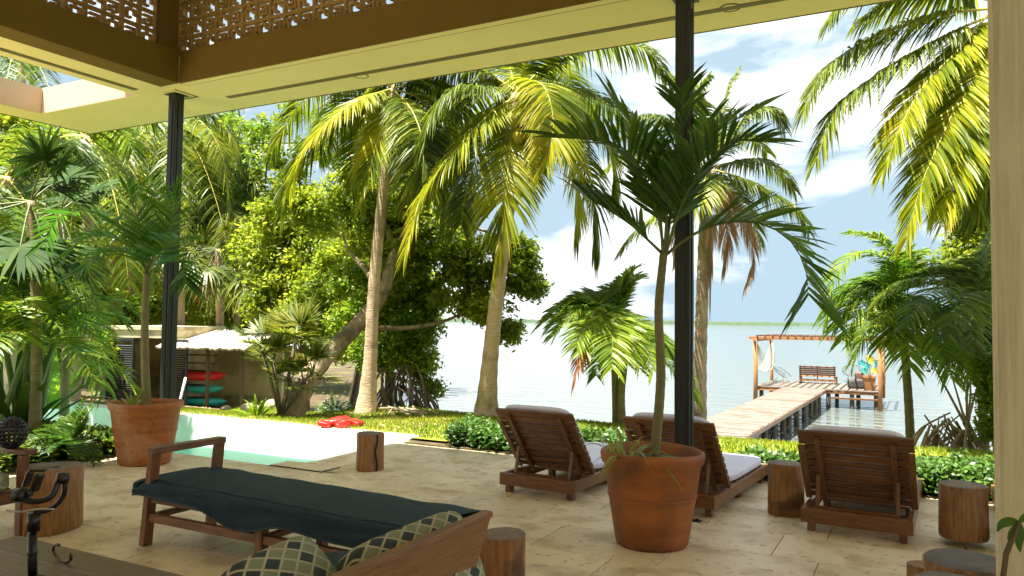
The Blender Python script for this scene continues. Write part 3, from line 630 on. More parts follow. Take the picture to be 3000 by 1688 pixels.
# ---- terracotta pots and the palms in them
def pot(label, x, y, z0, cat='plant pot', h=.67, r1=.375, r0=.265, wob=.012, mk='terracotta'):
    t = thing('terracotta_pot', label, cat, (x, y, z0), random.uniform(0, 6), 'big terracotta pots')
    mb = MB(); lathe(mb, [(0.001, .0), (r0 * .94, 0), (r0, .03), (r0 + (r1 - r0) * .45, h * .5), (r1 * .93, h * .86), (r1 * .955, h - .085), (r1 * .985, h - .07), (r1, h - .045), (r1 * 1.01, h - .02), (r1 * .995, h), (r1 * .94, h + .002), (r1 * .90, h - .03), (r1 * .86, h - .12)], 56, wob=wob)
    link('shell', mb.mesh('shell', M[mk]), t)
    for k in (.32, .36, .40): 
        mb = MB(); rr = r0 + (r1 - r0) * (k / h); lathe(mb, [(rr * 1.004, k - .004), (rr * 1.012, k), (rr * 1.004, k + .004)], 56, wob=wob)
        if k == .36: link('throwing_ridge', mb.mesh('throwing_ridge', M[mk]), t)
    mb = MB(); lathe(mb, [(r1 * .88, h - .075), (r1 * .5, h - .06), (.001, h - .055)], 40); link('soil', mb.mesh('soil', M['soil']), t)
    return t
b1 = at(424, 1369, 0); b1 = b1 + Vector((b1.x, b1.y, 0)).normalized() * .265
b2 = at(1908, 1622, 0); b2 = b2 + Vector((b2.x, b2.y, 0)).normalized() * .265
pot('terracotta pot with a slim palm, left by the garden bed', b1.x, b1.y, 0, mk='terracotta2')
pot('terracotta pot with a dark green palm, in front of the tall steel post', b2.x, b2.y, 0, wob=.016)
D2 = b2.x * HEAD.x + b2.y * HEAD.y; D1 = b1.x * HEAD.x + b1.y * HEAD.y
def pxcurve(pts, d):
    return [atd(p[0], p[1], d + (p[2] if len(p) > 2 else 0)) for p in pts]
top2 = atd(1944, 745, D2)
pp = palm('potted_palm', 'slim palm with broad dark green fronds growing in the pot by the tall post', [(b2.x + .02, b2.y, .6), atd(1936, 1100, D2), atd(1930, 900, D2), top2], .037, .030, mtrunk=M['greentrunk'], group='palms in terracotta pots', ring=.02, sides=14)
F2 = [([(1945, 748), (1900, 705, .05), (1850, 660, .1), (1790, 620, .15), (1715, 575, .2)], 1.0, .5),
      ([(1945, 740), (1925, 620, -.05), (1890, 520, -.1), (1840, 445, -.15), (1755, 412, -.2), (1640, 400, -.3)], 1.0, .5),
      ([(1948, 745), (1985, 560, .05), (2050, 450, .1), (2120, 370, .15), (2210, 330, .25)], 1.0, .5),
      ([(1942, 745), (1930, 600, .2), (1900, 470, .3), (1860, 380, .4), (1800, 300, .45)], 1.0, .45),
      ([(1946, 745), (1960, 560, -.1), (1985, 430, -.15), (2000, 340, -.15), (1995, 265, -.2)], .85, .35),
      ([(1950, 748), (2010, 700, .0), (2110, 655, .0), (2230, 655, -.05), (2320, 710, -.1), (2362, 800, -.12), (2370, 872, -.15)], 1.05, .55),
      ([(1950, 745), (2000, 590, -.15), (2075, 470, -.3), (2150, 415, -.4), (2230, 415, -.5)], 1.0, .5),
      ([(1946, 746), (1965, 620, .3), (2020, 500, .5), (2060, 400, .6), (2080, 330, .65)], .9, .4),
      ]
for c, s, dr_ in F2: add_frond(pp, pxcurve(c, D2), 36, .50 * s, .036, .14, M['potpalm'], M['darkrachis'], fwd=.75, start=.22, vee=.30, rr=.013, missing=.03, tipL=.75, lift=.1)
top1 = atd(432, 800, D1)
p1 = palm('potted_palm', 'slim palm with light green arching fronds growing in the pot near the pool', [(b1.x, b1.y, .6), atd(424, 1000, D1), atd(426, 880, D1), top1], .048, .036, mtrunk=M['greentrunk'], group='palms in terracotta pots', ring=.02, sides=14)
for c in [[(432, 805), (400, 740), (340, 700, -.1), (270, 690, -.2), (200, 740, -.3)], [(432, 800), (390, 700, .1), (320, 640, .2), (240, 620, .3), (160, 650, .4), (130, 720, .45)],
          [(434, 800), (470, 700, -.1), (510, 640, -.2), (520, 560, -.2)], [(433, 800), (420, 690, -.2), (390, 600, -.3), (370, 540, -.3)], [(434, 800), (450, 680, .2), (470, 600, .3), (440, 520, .4)],
          [(434, 805), (480, 770, .1), (530, 770, .2), (545, 830, .3)], [(432, 800), (380, 740, -.4), (300, 740, -.6), (230, 800, -.8)], [(434, 800), (470, 740, -.5), (520, 700, -.7), (560, 700, -.8)]]:
    add_frond(p1, pxcurve(c, D1), 34, .40, .030, .16, M['potpalm2'], M['darkrachis'], fwd=.7, start=.2, vee=.25, rr=.011, tipL=.7)
def strap_plant(label, x, y, z, n, Ls, wd, m, name='spider_plant', cat='plant', group=None, e=(15, 75), seed=3, droop=.5, rad=.12):
    rs = random.Random(seed); t = thing(name, label, cat, (x, y, z), 0, group)
    for i in range(n):
        az = i * 2.4 + rs.uniform(-.3, .3); el = math.radians(rs.uniform(*e)); l = Ls * rs.uniform(.6, 1.15); h = np.array([math.cos(az), math.sin(az), 0]); s0 = h * rad * rs.uniform(0, 1)
        s = np.linspace(0, 1, 9)[:, None]; C = s0 + h * l * s * math.cos(el) + np.array([0, 0, 1.]) * (l * s * math.sin(el) - droop * l * s ** 2.3); W = np.array([-h[1], h[0], 0]); wv = wd * np.sin(PI * np.clip(.25 + .75 * s, 0, 1)) + .001
        mb = MB(); V = np.stack([C - W * wv, C + np.array([0, 0, -1.]) * wv * .5, C + W * wv], 1).reshape(-1, 3); j = (np.arange(8) * 3)[:, None]
        mb.add(V, np.concatenate([j + np.array([[0, 1, 4, 3]]), j + np.array([[1, 2, 5, 4]])])); link('leaf', mb.mesh('leaf', m), t)
    return t
strap_plant('spider plant spilling over the rim of the pot at the tall post', b2.x - .12, b2.y - .16, .61, 26, .46, .013, M['spider'], droop=.62, rad=.14)
strap_plant('small spider plant at the left of the slim palm in the far pot', b1.x - .15, b1.y - .08, .61, 9, .34, .014, M['spider'], seed=5, e=(30, 80), droop=.35, rad=.06)
strap_plant('tiny leafy sprout at the right of the slim palm in the far pot', b1.x + .16, b1.y - .05, .61, 8, .14, .012, M['smallpalm'], seed=8, e=(30, 80), rad=.04)
M['navyseam'] = mat('navy_seam', (.02, .04, .055), None, rough=.7)
# ---- chaise with navy cover
ch = thing('chaise', 'long wooden chaise with a navy canvas cover draped over it', 'chaise', (-4.78, 3.62, 0))
CW, CL = .56, 2.25
def cb(name, a, b_, wd=.05, ht=.05, up=(0, 0, 1)): return bar(name, a, b_, wd, ht, M['wood'], ch, .004, up)
for yy in (0, CW):
    cb('leg', (-.03, yy, 0), (.04, yy, .66), .05, .075, (0, 1, 0)); cb('stretcher', (.0, yy, .20), (CL, yy, .20), .04, .06); cb('seat_rail', (.02, yy, .335), (CL, yy, .335), .04, .06)
    for xx in (1.08, CL - .02): cb('leg', (xx, yy, 0), (xx, yy, .335), .055, .07, (0, 1, 0))
cb('arm_rail', (.04, -.03, .665), (.04, CW + .03, .665), .085, .045)
for xx in (.0, 1.08, CL - .02): cb('cross_rail', (xx, .02, .20), (xx, CW - .02, .20), .045, .04)
for k in range(12): cb('seat_slat', (.12 + k * .185, 0, .37), (.12 + k * .185, CW, .37), .07, .018)
# cover: a cloth that lies on the pad and hangs down at the near side
nx, ny = 90, 46; X = np.linspace(-.10, CL + .1, nx); V = []
prof = [(.0, 1.0)]
for xx in X:
    hang = .055 + .10 * math.exp(-((xx - .95) / .35) ** 2) + .07 * sm(1.2, 2.0, xx) + .012 * math.sin(xx * 9)
    endz = .03 * math.exp(-((xx + .1) / .06) ** 2)
    for v in np.linspace(0, 1, ny):
        if v < .36:
            u = v / .36; y = -.055 - .012 * math.sin(xx * 6 + u * 2) * (1 - u) - .02 * (1 - u); z = .455 - .015 - hang * (1 - u) - .02; z += .0
        elif v < .46:
            a = (v - .36) / .10 * PI / 2; y = -.055 + .05 * (1 - math.cos(a)) + .0; z = .42 + .035 * math.sin(a)
        elif v < .9:
            u = (v - .46) / .44; y = -.005 + (CW + .03) * u; z = .455 + .022 * math.sin(PI * u)
        else:
            a = (v - .9) / .1 * PI / 2; y = CW + .025 + .05 * math.sin(a); z = .455 - .07 * (1 - math.cos(a)) - .03 * (v - .9) * 10
        wr = .004 * math.sin(xx * 7 + v * 13 + 2 * math.sin(xx * 3)) + .004 * math.sin(xx * 9 - v * 20) * sm(.5, .3, v) + .0025 * math.sin(xx * 19 + v * 9 + 3 * math.sin(xx * 2))
        tilt = -.035 * sm(-.1, 2.3, xx)
        if xx < .02: z -= .05 * (1 - (xx + .10) / .12) ** 2 * (1 if v > .3 else .3)
        V.append((xx, y - wr * .5, z + wr + tilt))
i = (np.arange(nx - 1)[:, None] * ny + np.arange(ny - 1)).ravel(); mb = MB(); mb.add(V, np.stack([i, i + ny, i + ny + 1, i + 1], 1))
o = link('cover', mb.mesh('cover', M['navy']), ch); md = o.modifiers.new('thick', 'SOLIDIFY'); md.thickness = .006
V3 = np.array(V).reshape(nx, ny, 3)
for nm_, row, r_ in (('hem_piping', 0, .006), ('edge_seam', 21, .0045)): tubeobj(nm_, V3[::2, row] + np.array([0, -.002, .003]), r_, M['navyseam'], ch, 5)
mb = MB(); cushion(mb, CL, CW + .02, .07); link('pad', mb.mesh('pad', M['navy']), ch, (CL / 2 + .0, CW / 2, .40))
mb = MB(); cushion(mb, .07, CW + .1, .10); link('cover_roll', mb.mesh('cover_roll', M['navy']), ch, (-.10, CW / 2, .40))
# ---- sofa seen from behind, with lozenge cushions
sf = thing('sofa', 'wooden sofa seen from behind, its plank back leaning outward', 'sofa', (-1.78, 1.9, 0))
def sb(name, a, b_, wd, ht, m=None, up=(0, 0, 1)): return bar(name, a, b_, wd, ht, m or M['woodlong'], sf, .006, up)
SL = 1.24
sb('back_board', (-.055, 0, .565), (-.055, SL, .565), .035, .30).rotation_mode = 'QUATERNION'
bb_ = [c for c in sf.children if c.name.startswith('back_board')][0]; bb_.matrix_basis = Matrix.Translation((-.045, SL / 2, .56)) @ Matrix.Rotation(math.radians(17), 4, 'Y') @ Matrix.Rotation(PI / 2, 4, 'Z')
bb_.data = boxmesh(SL, .04, .30, M['woodlong'], .006)
sb('top_cap', (0.0, 0, .705), (0.0, SL, .705), .055, .03)
sb('lower_rail', (-.14, 0.04, .30), (-.14, SL - .04, .30), .045, .08, M['wood'])
for yy in (.06, SL * .5, SL - .08):
    sb('back_post', (-.19, yy, 0), (-.045, yy, .62), .05, .045, M['wood'], (0, 1, 0))
for yy in (.06, SL - .08): sb('leg', (-.85, yy, 0), (-.85, yy, .34), .06, .06, M['wood'], (0, 1, 0)); sb('side_rail', (-.86, yy, .3), (-.16, yy, .3), .045, .07, M['wood'])
sb('front_rail', (-.86, .04, .30), (-.86, SL - .04, .30), .04, .07, M['wood'])
for k in range(6): sb('seat_slat', (-.78 + k * .12, .05, .345), (-.78 + k * .12, SL - .05, .345), .08, .018, M['wood'])
mb = MB(); cushion(mb, .70, SL - .1, .10); link('seat_pad', mb.mesh('seat_pad', M['navy']), sf, (-.50, SL / 2, .41))
def pillow(label, loc, size, rot):
    mb = MB(); cushion(mb, size[0], size[1], size[2], 10, 0, .5); me = mb.mesh('cushion', M['lozenge'])
    uv = me.uv_layers.new(name='UVMap'); vi = np.zeros(len(me.loops), np.int32); me.loops.foreach_get('vertex_index', vi); co = np.zeros(len(me.vertices) * 3, np.float32); me.vertices.foreach_get('co', co); co = co.reshape(-1, 3)[vi]
    uv.data.foreach_set('uv', np.stack([(co[:, 0] + co[:, 2] * .8) * 1.35, (co[:, 1] + co[:, 2] * .2) * 1.35 * .72], 1).astype(np.float32).ravel())
    o = link('cushion', me, None, loc, rot); tag(o, label, 'cushion', 'lozenge patterned cushions'); return o
pillow('lozenge patterned cushion at the far end of the sofa back', (-1.95, 2.82, .50), (.40, .84, .15), (0, math.radians(62), 0))
pillow('lozenge patterned cushion in the near corner of the sofa, overlapping the other', (-2.12, 2.24, .49), (.50, .56, .18), (0, math.radians(48), math.radians(10)))
# ---- table in the left corner
tb = thing('wooden_table', 'low weathered plank table in the left foreground', 'table', (-4.27, 1.2, 0))
for k in range(6):
    box('table_plank', (1.38, .204, .035), (.69, .104 + k * .208, .405), M['tablewood'], tb, b=.004)
for a in (.07, 1.31):
    for b_ in (.07, 1.18): box('leg', (.07, .07, .387), (a, b_, .194), M['wood'], tb)
for b_ in (.03, 1.22): box('apron', (1.2, .03, .08), (.69, b_, .345), M['wood'], tb)
for a in (.03, 1.35): box('apron', (.03, 1.1, .08), (a, .625, .343), M['wood'], tb)
# clip on the table
c = at(168, 1652, .423); rg = thing('bent_ring', 'small bent metal ring lying on the plank table', 'ring', c)
mb = MB(); a = np.linspace(.35, 2 * PI - .9, 22); tube(mb, np.stack([.075 * np.cos(a + 1.2), .03 * np.sin(a * .5), .045 + .042 * np.sin(a + 1.2)], 1), .007, 7); link('hoop', mb.mesh('hoop', mat('dull_brass', (.12, .10, .05), None, rough=.35, metal=.8)), rg)
# ---- gimbal: a handheld camera stabiliser on a short stick, standing on the table
gp = at(95, 1700, .425); gm = thing('camera_gimbal', 'black camera gimbal with curved arms standing upright on the plank table', 'gimbal', (gp.x, gp.y, .424)); DG = gp.x * HEAD.x + gp.y * HEAD.y
def gl(px, py, dd=0): v = atd(px, py, DG + dd); return v - Vector((gp.x, gp.y, .424))
mb = MB(); lathe(mb, [(.0, 0), (.045, 0), (.045, .012), (.02, .02), (.018, .03)], 20); link('foot', mb.mesh('foot', M['black']), gm)
tubeobj('grip', [(0, 0, .02), gl(94, 1640), gl(96, 1560)], .0195, M['black'], gm, 16); tubeobj('collar', [gl(95, 1624), gl(95, 1614)], .0215, M['metal'], gm, 16)
tubeobj('pan_motor', [gl(98, 1556), gl(100, 1502)], .027, M['black'], gm, 18)
tubeobj('pan_arm', crom([gl(98, 1500), gl(130, 1498, .02), gl(165, 1480, .04), gl(186, 1450, .05), gl(190, 1415, .05)], 16), .0115, M['black'], gm, 8)
tubeobj('tilt_motor', [gl(165, 1402, .03), gl(200, 1402, .06)], .026, M['black'], gm, 18)
tubeobj('tilt_arm', crom([gl(170, 1410, .03), gl(150, 1455, .0), gl(100, 1470, -.02), gl(65, 1462, -.03)], 14), .013, M['black'], gm, 8)
tubeobj('roll_motor', [gl(42, 1450, -.02), gl(78, 1452, -.02)], .030, M['black'], gm, 18)
def gbox(name, p, s, rot, m=M['black']): return box(name, s, p, m, gm, rot, .004)
gbox('clamp', gl(108, 1415), (.022, .05, .085), (0, math.radians(18), math.radians(28))); gbox('clamp', gl(82, 1405), (.012, .05, .07), (0, math.radians(18), math.radians(28))); gbox('clamp_bar', gl(110, 1378), (.075, .02, .012), (0, 0, math.radians(28)))
mb = MB(); lathe(mb, [(.0, 0), (.013, 0), (.013, .014), (0, .015)], 14); link('knob', mb.mesh('knob', M['metal']), gm, gl(92, 1446, -.03), (PI / 2, 0, 0))
tubeobj('cable', crom([gl(20, 1495, .0), gl(60, 1500, -.02), gl(110, 1492, -.03), gl(160, 1492, 0)], 12), .0045, mat('grey_cable', (.4, .4, .36), None, rough=.5), gm, 6)
# ---- armchair cut by the left edge
ac = thing('armchair', 'wooden armchair cut by the left edge, its arm in front of the bed', 'armchair', (0, 0, 0)); am = M['wood']
A0 = at(60, 1570, 0); 
Dq = A0.x * HEAD.x + A0.y * HEAD.y
bar('front_leg', (A0.x, A0.y, 0), (A0.x, A0.y, .58), .06, .055, am, ac, .004, (0, 1, 0)); bar('arm', (A0.x + .05, A0.y + .03, .60), (A0.x - .75, A0.y - .02, .60), .09, .035, am, ac)
bar('rear_leg', (A0.x - .68, A0.y, 0), (A0.x - .68, A0.y, .58), .06, .055, am, ac, .004, (0, 1, 0)); bar('side_rail', (A0.x, A0.y, .28), (A0.x - .7, A0.y, .28), .04, .07, am, ac)
bar('front_leg', (A0.x, A0.y - .72, 0), (A0.x, A0.y - .72, .58), .06, .055, am, ac, .004, (0, 1, 0)); bar('arm', (A0.x + .05, A0.y - .72, .60), (A0.x - .75, A0.y - .72, .60), .09, .035, am, ac)
bar('rear_leg', (A0.x - .68, A0.y - .72, 0), (A0.x - .68, A0.y - .72, .58), .06, .055, am, ac, .004, (0, 1, 0)); bar('front_rail', (A0.x - .02, A0.y, .28), (A0.x - .02, A0.y - .72, .28), .04, .07, am, ac)
for k in range(5): bar('seat_slat', (A0.x - .06 - k * .13, A0.y, .32), (A0.x - .06 - k * .13, A0.y - .72, .32), .08, .018, am, ac)
for k in range(4): bar('back_slat', (A0.x - .72 - k * .02, A0.y, .45 + k * .12), (A0.x - .72 - k * .02, A0.y - .72, .45 + k * .12), .02, .08, am, ac)
pillow('lozenge patterned cushion on the seat of the armchair at the left edge', (A0.x - .30, A0.y - .36, .40), (.62, .62, .14), (0, 0, 0))
c = Vector((A0.x - .16, A0.y, .73)); t = thing('woven_ball', 'dark woven ball resting on the arm of the armchair at the left edge', 'woven ball', c)
mb = MB(); 
for k in range(9): tube(mb, [(.10 * math.sin(a_) * math.cos(k * PI / 9), .10 * math.sin(a_) * math.sin(k * PI / 9), .11 * math.cos(a_)) for a_ in np.linspace(0, 2 * PI, 25)], .009, 5, False)
for k in range(-5, 6): z_ = .11 * math.sin(k * .27); rr = .10 * math.cos(k * .27); tube(mb, [(rr * math.cos(a_), rr * math.sin(a_), z_) for a_ in np.linspace(0, 2 * PI, 25)], .010, 5, False)
link('weave', mb.mesh('weave', M['black']), t)
# ---- net pole by the pool
pq = atd(526, 1180, 12.6); q2 = atd(544, 1106, 12.7); t = thing('pool_pole', 'slanting white pool pole beyond the left terracotta pot', 'pole', (pq.x, pq.y, -.3))
base = Vector((pq.x, pq.y, -.3)); dirp = (q2 - pq).normalized(); tubeobj('pole', [pq - dirp * .5 - base, q2 - base], .02, M['white'], t, 8)
# ---- plant beside the door
dx = atd(2975, 1650, 2.2); t = thing('drooping_plant', 'dark drooping leafed plant in front of the pale door', 'plant', (dx.x, dx.y, .0))
tubeobj('stem', crom([(0, 0, 0), (0, 0, .5), atd(2955, 1600, 2.2) - dx + Vector((0, 0, dx.z)), atd(2985, 1530, 2.2) - dx + Vector((0, 0, dx.z))], 12), .008, M['darkbark'], t, 6)
for a in (([(2985, 1530), (2960, 1528), (2935, 1535), (2920, 1560)]), ([(2985, 1530), (2975, 1550), (2962, 1575), (2958, 1600)]), ([(2985, 1530), (3005, 1515), (3025, 1530), (3035, 1560)]), ([(2985, 1532), (2990, 1560), (2985, 1590), (2990, 1620)])):
    C = crom([atd(x_, y_, 2.2) for x_, y_ in a], 8); T_ = np.gradient(C, axis=0); W = np.cross(T_, np.array(HEAD)) ; W /= np.linalg.norm(W, axis=1)[:, None]; wv = (.014 * np.sin(PI * np.linspace(.1, .98, 8)))[:, None]
    mb = MB(); Vv = np.stack([C - W * wv, C + np.array([0, 0, .004]), C + W * wv], 1).reshape(-1, 3); j = (np.arange(7) * 3)[:, None]; mb.add(Vv, np.concatenate([j + np.array([[0, 1, 4, 3]]), j + np.array([[1, 2, 5, 4]])]))
    link('leaf', mb.mesh('leaf', M['potpalm'], True, (dx.x, dx.y, 0)), t)
mb = MB(); lathe(mb, [(.0, 0), (.10, 0), (.13, .22), (.135, .23), (.12, .23), (.11, .2), (0, .2)], 24); link('small_pot', mb.mesh('small_pot', M['terracotta']), t)

# ================================================================== PIER, PERGOLA AND WHAT STANDS ON IT
DK = -1.25
pier = thing('pier', 'long plank pier on dark pilings running out over the lagoon', 'pier', (-4.8, 17, DK))
PX0, PX1, PY0, PY1 = -5.75, -3.95, 16.5, 36.4; QX0, QX1, QY0, QY1 = -6.7, -1.6, 36.4, 40.6
def PV(x, y, z): return Vector((x + 4.8, y - 17, z - DK))
mb = MB(); k = int((PY1 - PY0) / .15)
for i in range(k):
    y = PY0 + i * .15; e = random.uniform(-.03, .03); sk = (y - PY0) * .014; z = random.uniform(-.006, .004)
    mbbox(mb, PV(PX0 + e + sk, y + .006, DK - .035 + z), PV(PX1 + e + sk, y + .144, DK + z))
o = link('deck_planks', mb.mesh('deck_planks', M['pier'], False), pier); o['kind'] = 'stuff'
mb = MB()
for i in range(int((QX1 - QX0) / .15)):
    x = QX0 + i * .15; z = random.uniform(-.006, .004); mbbox(mb, PV(x + .006, QY0 + random.uniform(-.03, .03), DK - .035 + z), PV(x + .144, QY1, DK + z))
o = link('platform_planks', mb.mesh('platform_planks', M['pier'], False), pier); o['kind'] = 'stuff'
for x in (PX0 + .1, PX1 - .1): bar('stringer', PV(x, PY0, DK - .12), PV(x + .27, PY1, DK - .12), .09, .16, M['pierpost'], pier)
bar('edge_board', PV(PX1 + .02, PY0, DK - .07), PV(PX1 + .30, PY1, DK - .07), .03, .13, M['wood'], pier)
for y in (QY0 + .06, QY1 - .06): bar('stringer', PV(QX0, y, DK - .11), PV(QX1, y, DK - .11), .08, .13, M['wood'], pier)
bar('lower_rail', PV(QX0 + 3.2, QY0 + .02, DK - .36), PV(QX1, QY0 + .02, DK - .36), .06, .08, M['wood'], pier)
pilemesh = MB(); lathe(pilemesh, [(.085, -1.9), (.095, -.9), (.09, -.04), (0, -.03)], 10, wob=.05); pm = pilemesh.mesh('piling', M['pierpost'])
for y in np.arange(18.2, 36.4, 1.55):
    for x in (PX0 + .14, PX1 - .12): link('piling', pm, pier, PV(x + (y - PY0) * .014 + random.uniform(-.05, .05), y + random.uniform(-.12, .12), DK))
for x in np.arange(QX0 + .25, QX1, .95):
    for y in (QY0 + .15, QY1 - .2): link('piling', pm, pier, PV(x, y, DK))
per = thing('pergola', 'orange wooden pergola frame over the end of the pier', 'pergola', (QX0, QY0, DK)); PT = .95 - DK
cor = [(0.02, -.08), (5.16, -.08), (.05, 4.0), (5.12, 4.1)]
for i, (x, y) in enumerate(cor):
    mb = MB(); tube(mb, [(x, y, -1.1 if y < 0 else -.6), (x + .02, y, .3), (x, y, PT - .05)], .095 if y < 0 else .085, 10); link('post', mb.mesh('post', M['pergola']), per)
for y in (-.08, 4.05): bar('beam', (-.25, y, PT), (5.4, y, PT), .09, .12, M['pergola'], per)
for x in (.0, 5.14): bar('beam', (x, -.3, PT - .11), (x, 4.3, PT - .11), .09, .11, M['pergola'], per)
for k in range(16): bar('rafter', (.12 + k * .33, -.32, PT + .10 + .01 * (k % 3)), (.12 + k * .33 + random.uniform(-.04, .04), 4.35, PT + .10), .07, .07, M['wood'], per)
bar('side_bench', (.1, .1, -.15), (1.9, .1, -.15), .3, .05, M['pergola'], per)
# hammock between the two left posts
hm = thing('hammock', 'pale rope hammock slung between the left posts of the pergola', 'hammock', (QX0, QY0, DK))
U = np.linspace(0, 1, 25); C = np.stack([.12 + 0 * U, .02 + 3.9 * U, 1.9 - 1.35 * (1 - (2 * U - 1) ** 2)], 1); mb = MB()
for s_ in np.linspace(-1, 1, 9):
    k = np.sin(PI * U) ** .7; tube(mb, C + np.stack([s_ * .32 * k, 0 * U, .14 * s_ ** 2 * k], 1), .012, 4, False)
for u_ in np.linspace(.1, .9, 22):
    i = u_ * 24; c_ = np.array([np.interp(i, range(25), C[:, j]) for j in range(3)]); k = math.sin(PI * u_) ** .7; tube(mb, [c_ + np.array([s_ * .32 * k, 0, .14 * s_ ** 2 * k]) for s_ in np.linspace(-1, 1, 7)], .010, 4, False)
link('netting', mb.mesh('netting', mat('cotton_rope', (.66, .62, .5), None, rough=.9)), hm)
def onpier(px, py): p = at(px, py, DK); return p
# bench with slatted back
bp = onpier(2395, 1124); bn = thing('garden_bench', 'brown slatted garden bench on the pier seen from behind', 'bench', (bp.x, bp.y, DK)); BW = .82
for k in range(5): bar('back_slat', (-BW, -.05 - k * .02, .42 + k * .095), (BW, -.05 - k * .02, .42 + k * .095), .03, .08, M['wood'], bn)
for x in (-BW + .05, 0, BW - .05): bar('back_stile', (x, .04, .22), (x, -.16, .86), .05, .04, M['wood'], bn)
for k in range(5): bar('seat_slat', (-BW, .06 + k * .11, .34), (BW, .06 + k * .11, .34), .09, .03, M['pergola'], bn)
for x in (-BW + .02, BW - .02):
    for y in (0, .55): bar('leg', (x, y, 0), (x, y, .34), .07, .07, M['pergola'], bn, .004, (0, 1, 0))
    bar('sled_rail', (x, -.25, .05), (x, .75, .05), .07, .08, M['wood'], bn)
bar('lower_rail', (-BW, .0, .16), (BW, .0, .16), .03, .1, M['pergola'], bn)
# wire chairs
def wirechair(px, py, rz, label):
    p = onpier(px, py); t = thing('wire_chair', label, 'chair', (p.x, p.y, DK), rz, 'wire chairs on the pier'); m = M['wirem']
    a = np.linspace(0, 2 * PI, 25); R = np.stack([.40 * np.cos(a), .05 + .46 * np.sin(a), .62 + .30 * np.sin(a)], 1); I = np.stack([.12 * np.cos(a), -.05 + .10 * np.sin(a), .33 + .03 * np.sin(a)], 1)
    mb = MB(); tube(mb, R, .014, 6, False); link('hoop', mb.mesh('hoop', m), t)
    mb = MB()
    for k in range(24): tube(mb, crom([R[k], (R[k] + I[k]) / 2 + np.array([0, 0, -.06]), I[k]], 5), .0055, 4, False)
    tube(mb, I, .012, 5, False); link('cords', mb.mesh('cords', m), t)
    for x, y in ((-.3, -.25), (.3, -.25), (-.25, .35), (.25, .35)): tubeobj('leg', [(x, y, 0), (x * .3, y * .3 - .03, .33)], .012, m, t, 6)
M['wirem'] = mat('pale_wire', (.22, .26, .24), None, rough=.5)
wirechair(2290, 1122, 2.2, 'round wire chair on the pier left of the slatted bench'); wirechair(2494, 1122, 3.3, 'round wire chair on the pier right of the slatted bench')
# dark bag and planter
p = onpier(2512, 1138); t = thing('dark_bag', 'dark slumped bag lying on the pier beside the orange planter', 'bag', (p.x, p.y, DK))
mb = MB(); cushion(mb, .8, .5, .42); link('sack', mb.mesh('sack', mat('dark_bag_cloth', (.06, .06, .055), (.1, .09, .08), 5, .8)), t, (0, 0, .2), (0, 0, .3)); mb = MB(); cushion(mb, .4, .35, .35); link('bundle', mb.mesh('bundle', mat('brown_bundle_cloth', (.15, .09, .05), None, rough=.8)), t, (.1, .1, .55))
p = onpier(2547, 1143); t = thing('orange_planter', 'square orange planter by the front right pergola post', 'planter', (p.x, p.y, DK))
mb = MB(); mb.add([(-.19, -.19, 0), (.19, -.19, 0), (.19, .19, 0), (-.19, .19, 0), (-.25, -.25, .56), (.25, -.25, .56), (.25, .25, .56), (-.25, .25, .56)], [(0, 1, 5, 4), (1, 2, 6, 5), (2, 3, 7, 6), (3, 0, 4, 7), (0, 3, 2, 1)]); link('body', mb.mesh('body', M['orangep2'] if 'orangep2' in M else M['pergola'], False), t)
for s_ in ((-.27, .27, -.27, -.2), (-.27, .27, .2, .27), (-.27, -.2, -.2, .2), (.2, .27, -.2, .2)): boxab('rim', (s_[0], s_[2], .53), (s_[1], s_[3], .62), M['pergola'], t)
box('soil', (.4, .4, .04), (0, 0, .54), M['soil'], t)
t2 = thing('pinwheels', 'turquoise and yellow toy pinwheels stuck in the orange planter', 'pinwheels', (p.x, p.y, DK + .55))
for i, (x, z, c) in enumerate(((-.30, .62, 'teal'), (-.08, .50, 'teal'), (.12, .72, 'yellow'), (.30, .62, 'teal'), (.02, .85, 'yellow'), (-.18, .3, 'teal'), (.24, .32, 'yellow'))):
    hub = link('pinwheel', None, t2, (x, -.05, z)); tubeobj('stick', [(x * -.8, .05, -z), (0, .01, 0)], .012, M['yellow'], hub, 5); mb = MB()
    for k in range(6):
        a = k * PI / 3; mb.add([(0, 0, 0), (.17 * math.cos(a), -.01, .17 * math.sin(a)), (.15 * math.cos(a + .75), -.06, .15 * math.sin(a + .75)), (.06 * math.cos(a + .9), -.02, .06 * math.sin(a + .9))], [(0, 1, 2, 3)])
    link('vanes', mb.mesh('vanes', M[c], False), hub)

# ================================================================== STORAGE SHED with louvred doors, lean-to and boats
SD = 19.5
def sp(px, py, dd=0): return atd(px, py, SD + dd)
gz = -.85
o_ = sp(290, 1195); shed = thing('storage_shed', 'low plastered shed with dark louvred doors beyond the pool', 'shed', (o_.x, o_.y, gz), 0)
def sv(px, py=None, z=None, dd=0):
    p = sp(px, py if py else 1100, dd); v = Vector((p.x - o_.x, p.y - o_.y, (p.z if z is None else z) - gz)); return v
ax = (sv(505) - sv(292)); ax.z = 0; UX = ax.normalized(); UX = Vector((math.cos(math.radians(14)), math.sin(math.radians(14)), 0)); UY = Vector((-UX.y, UX.x, 0)); shed.rotation_euler.z = math.radians(14)
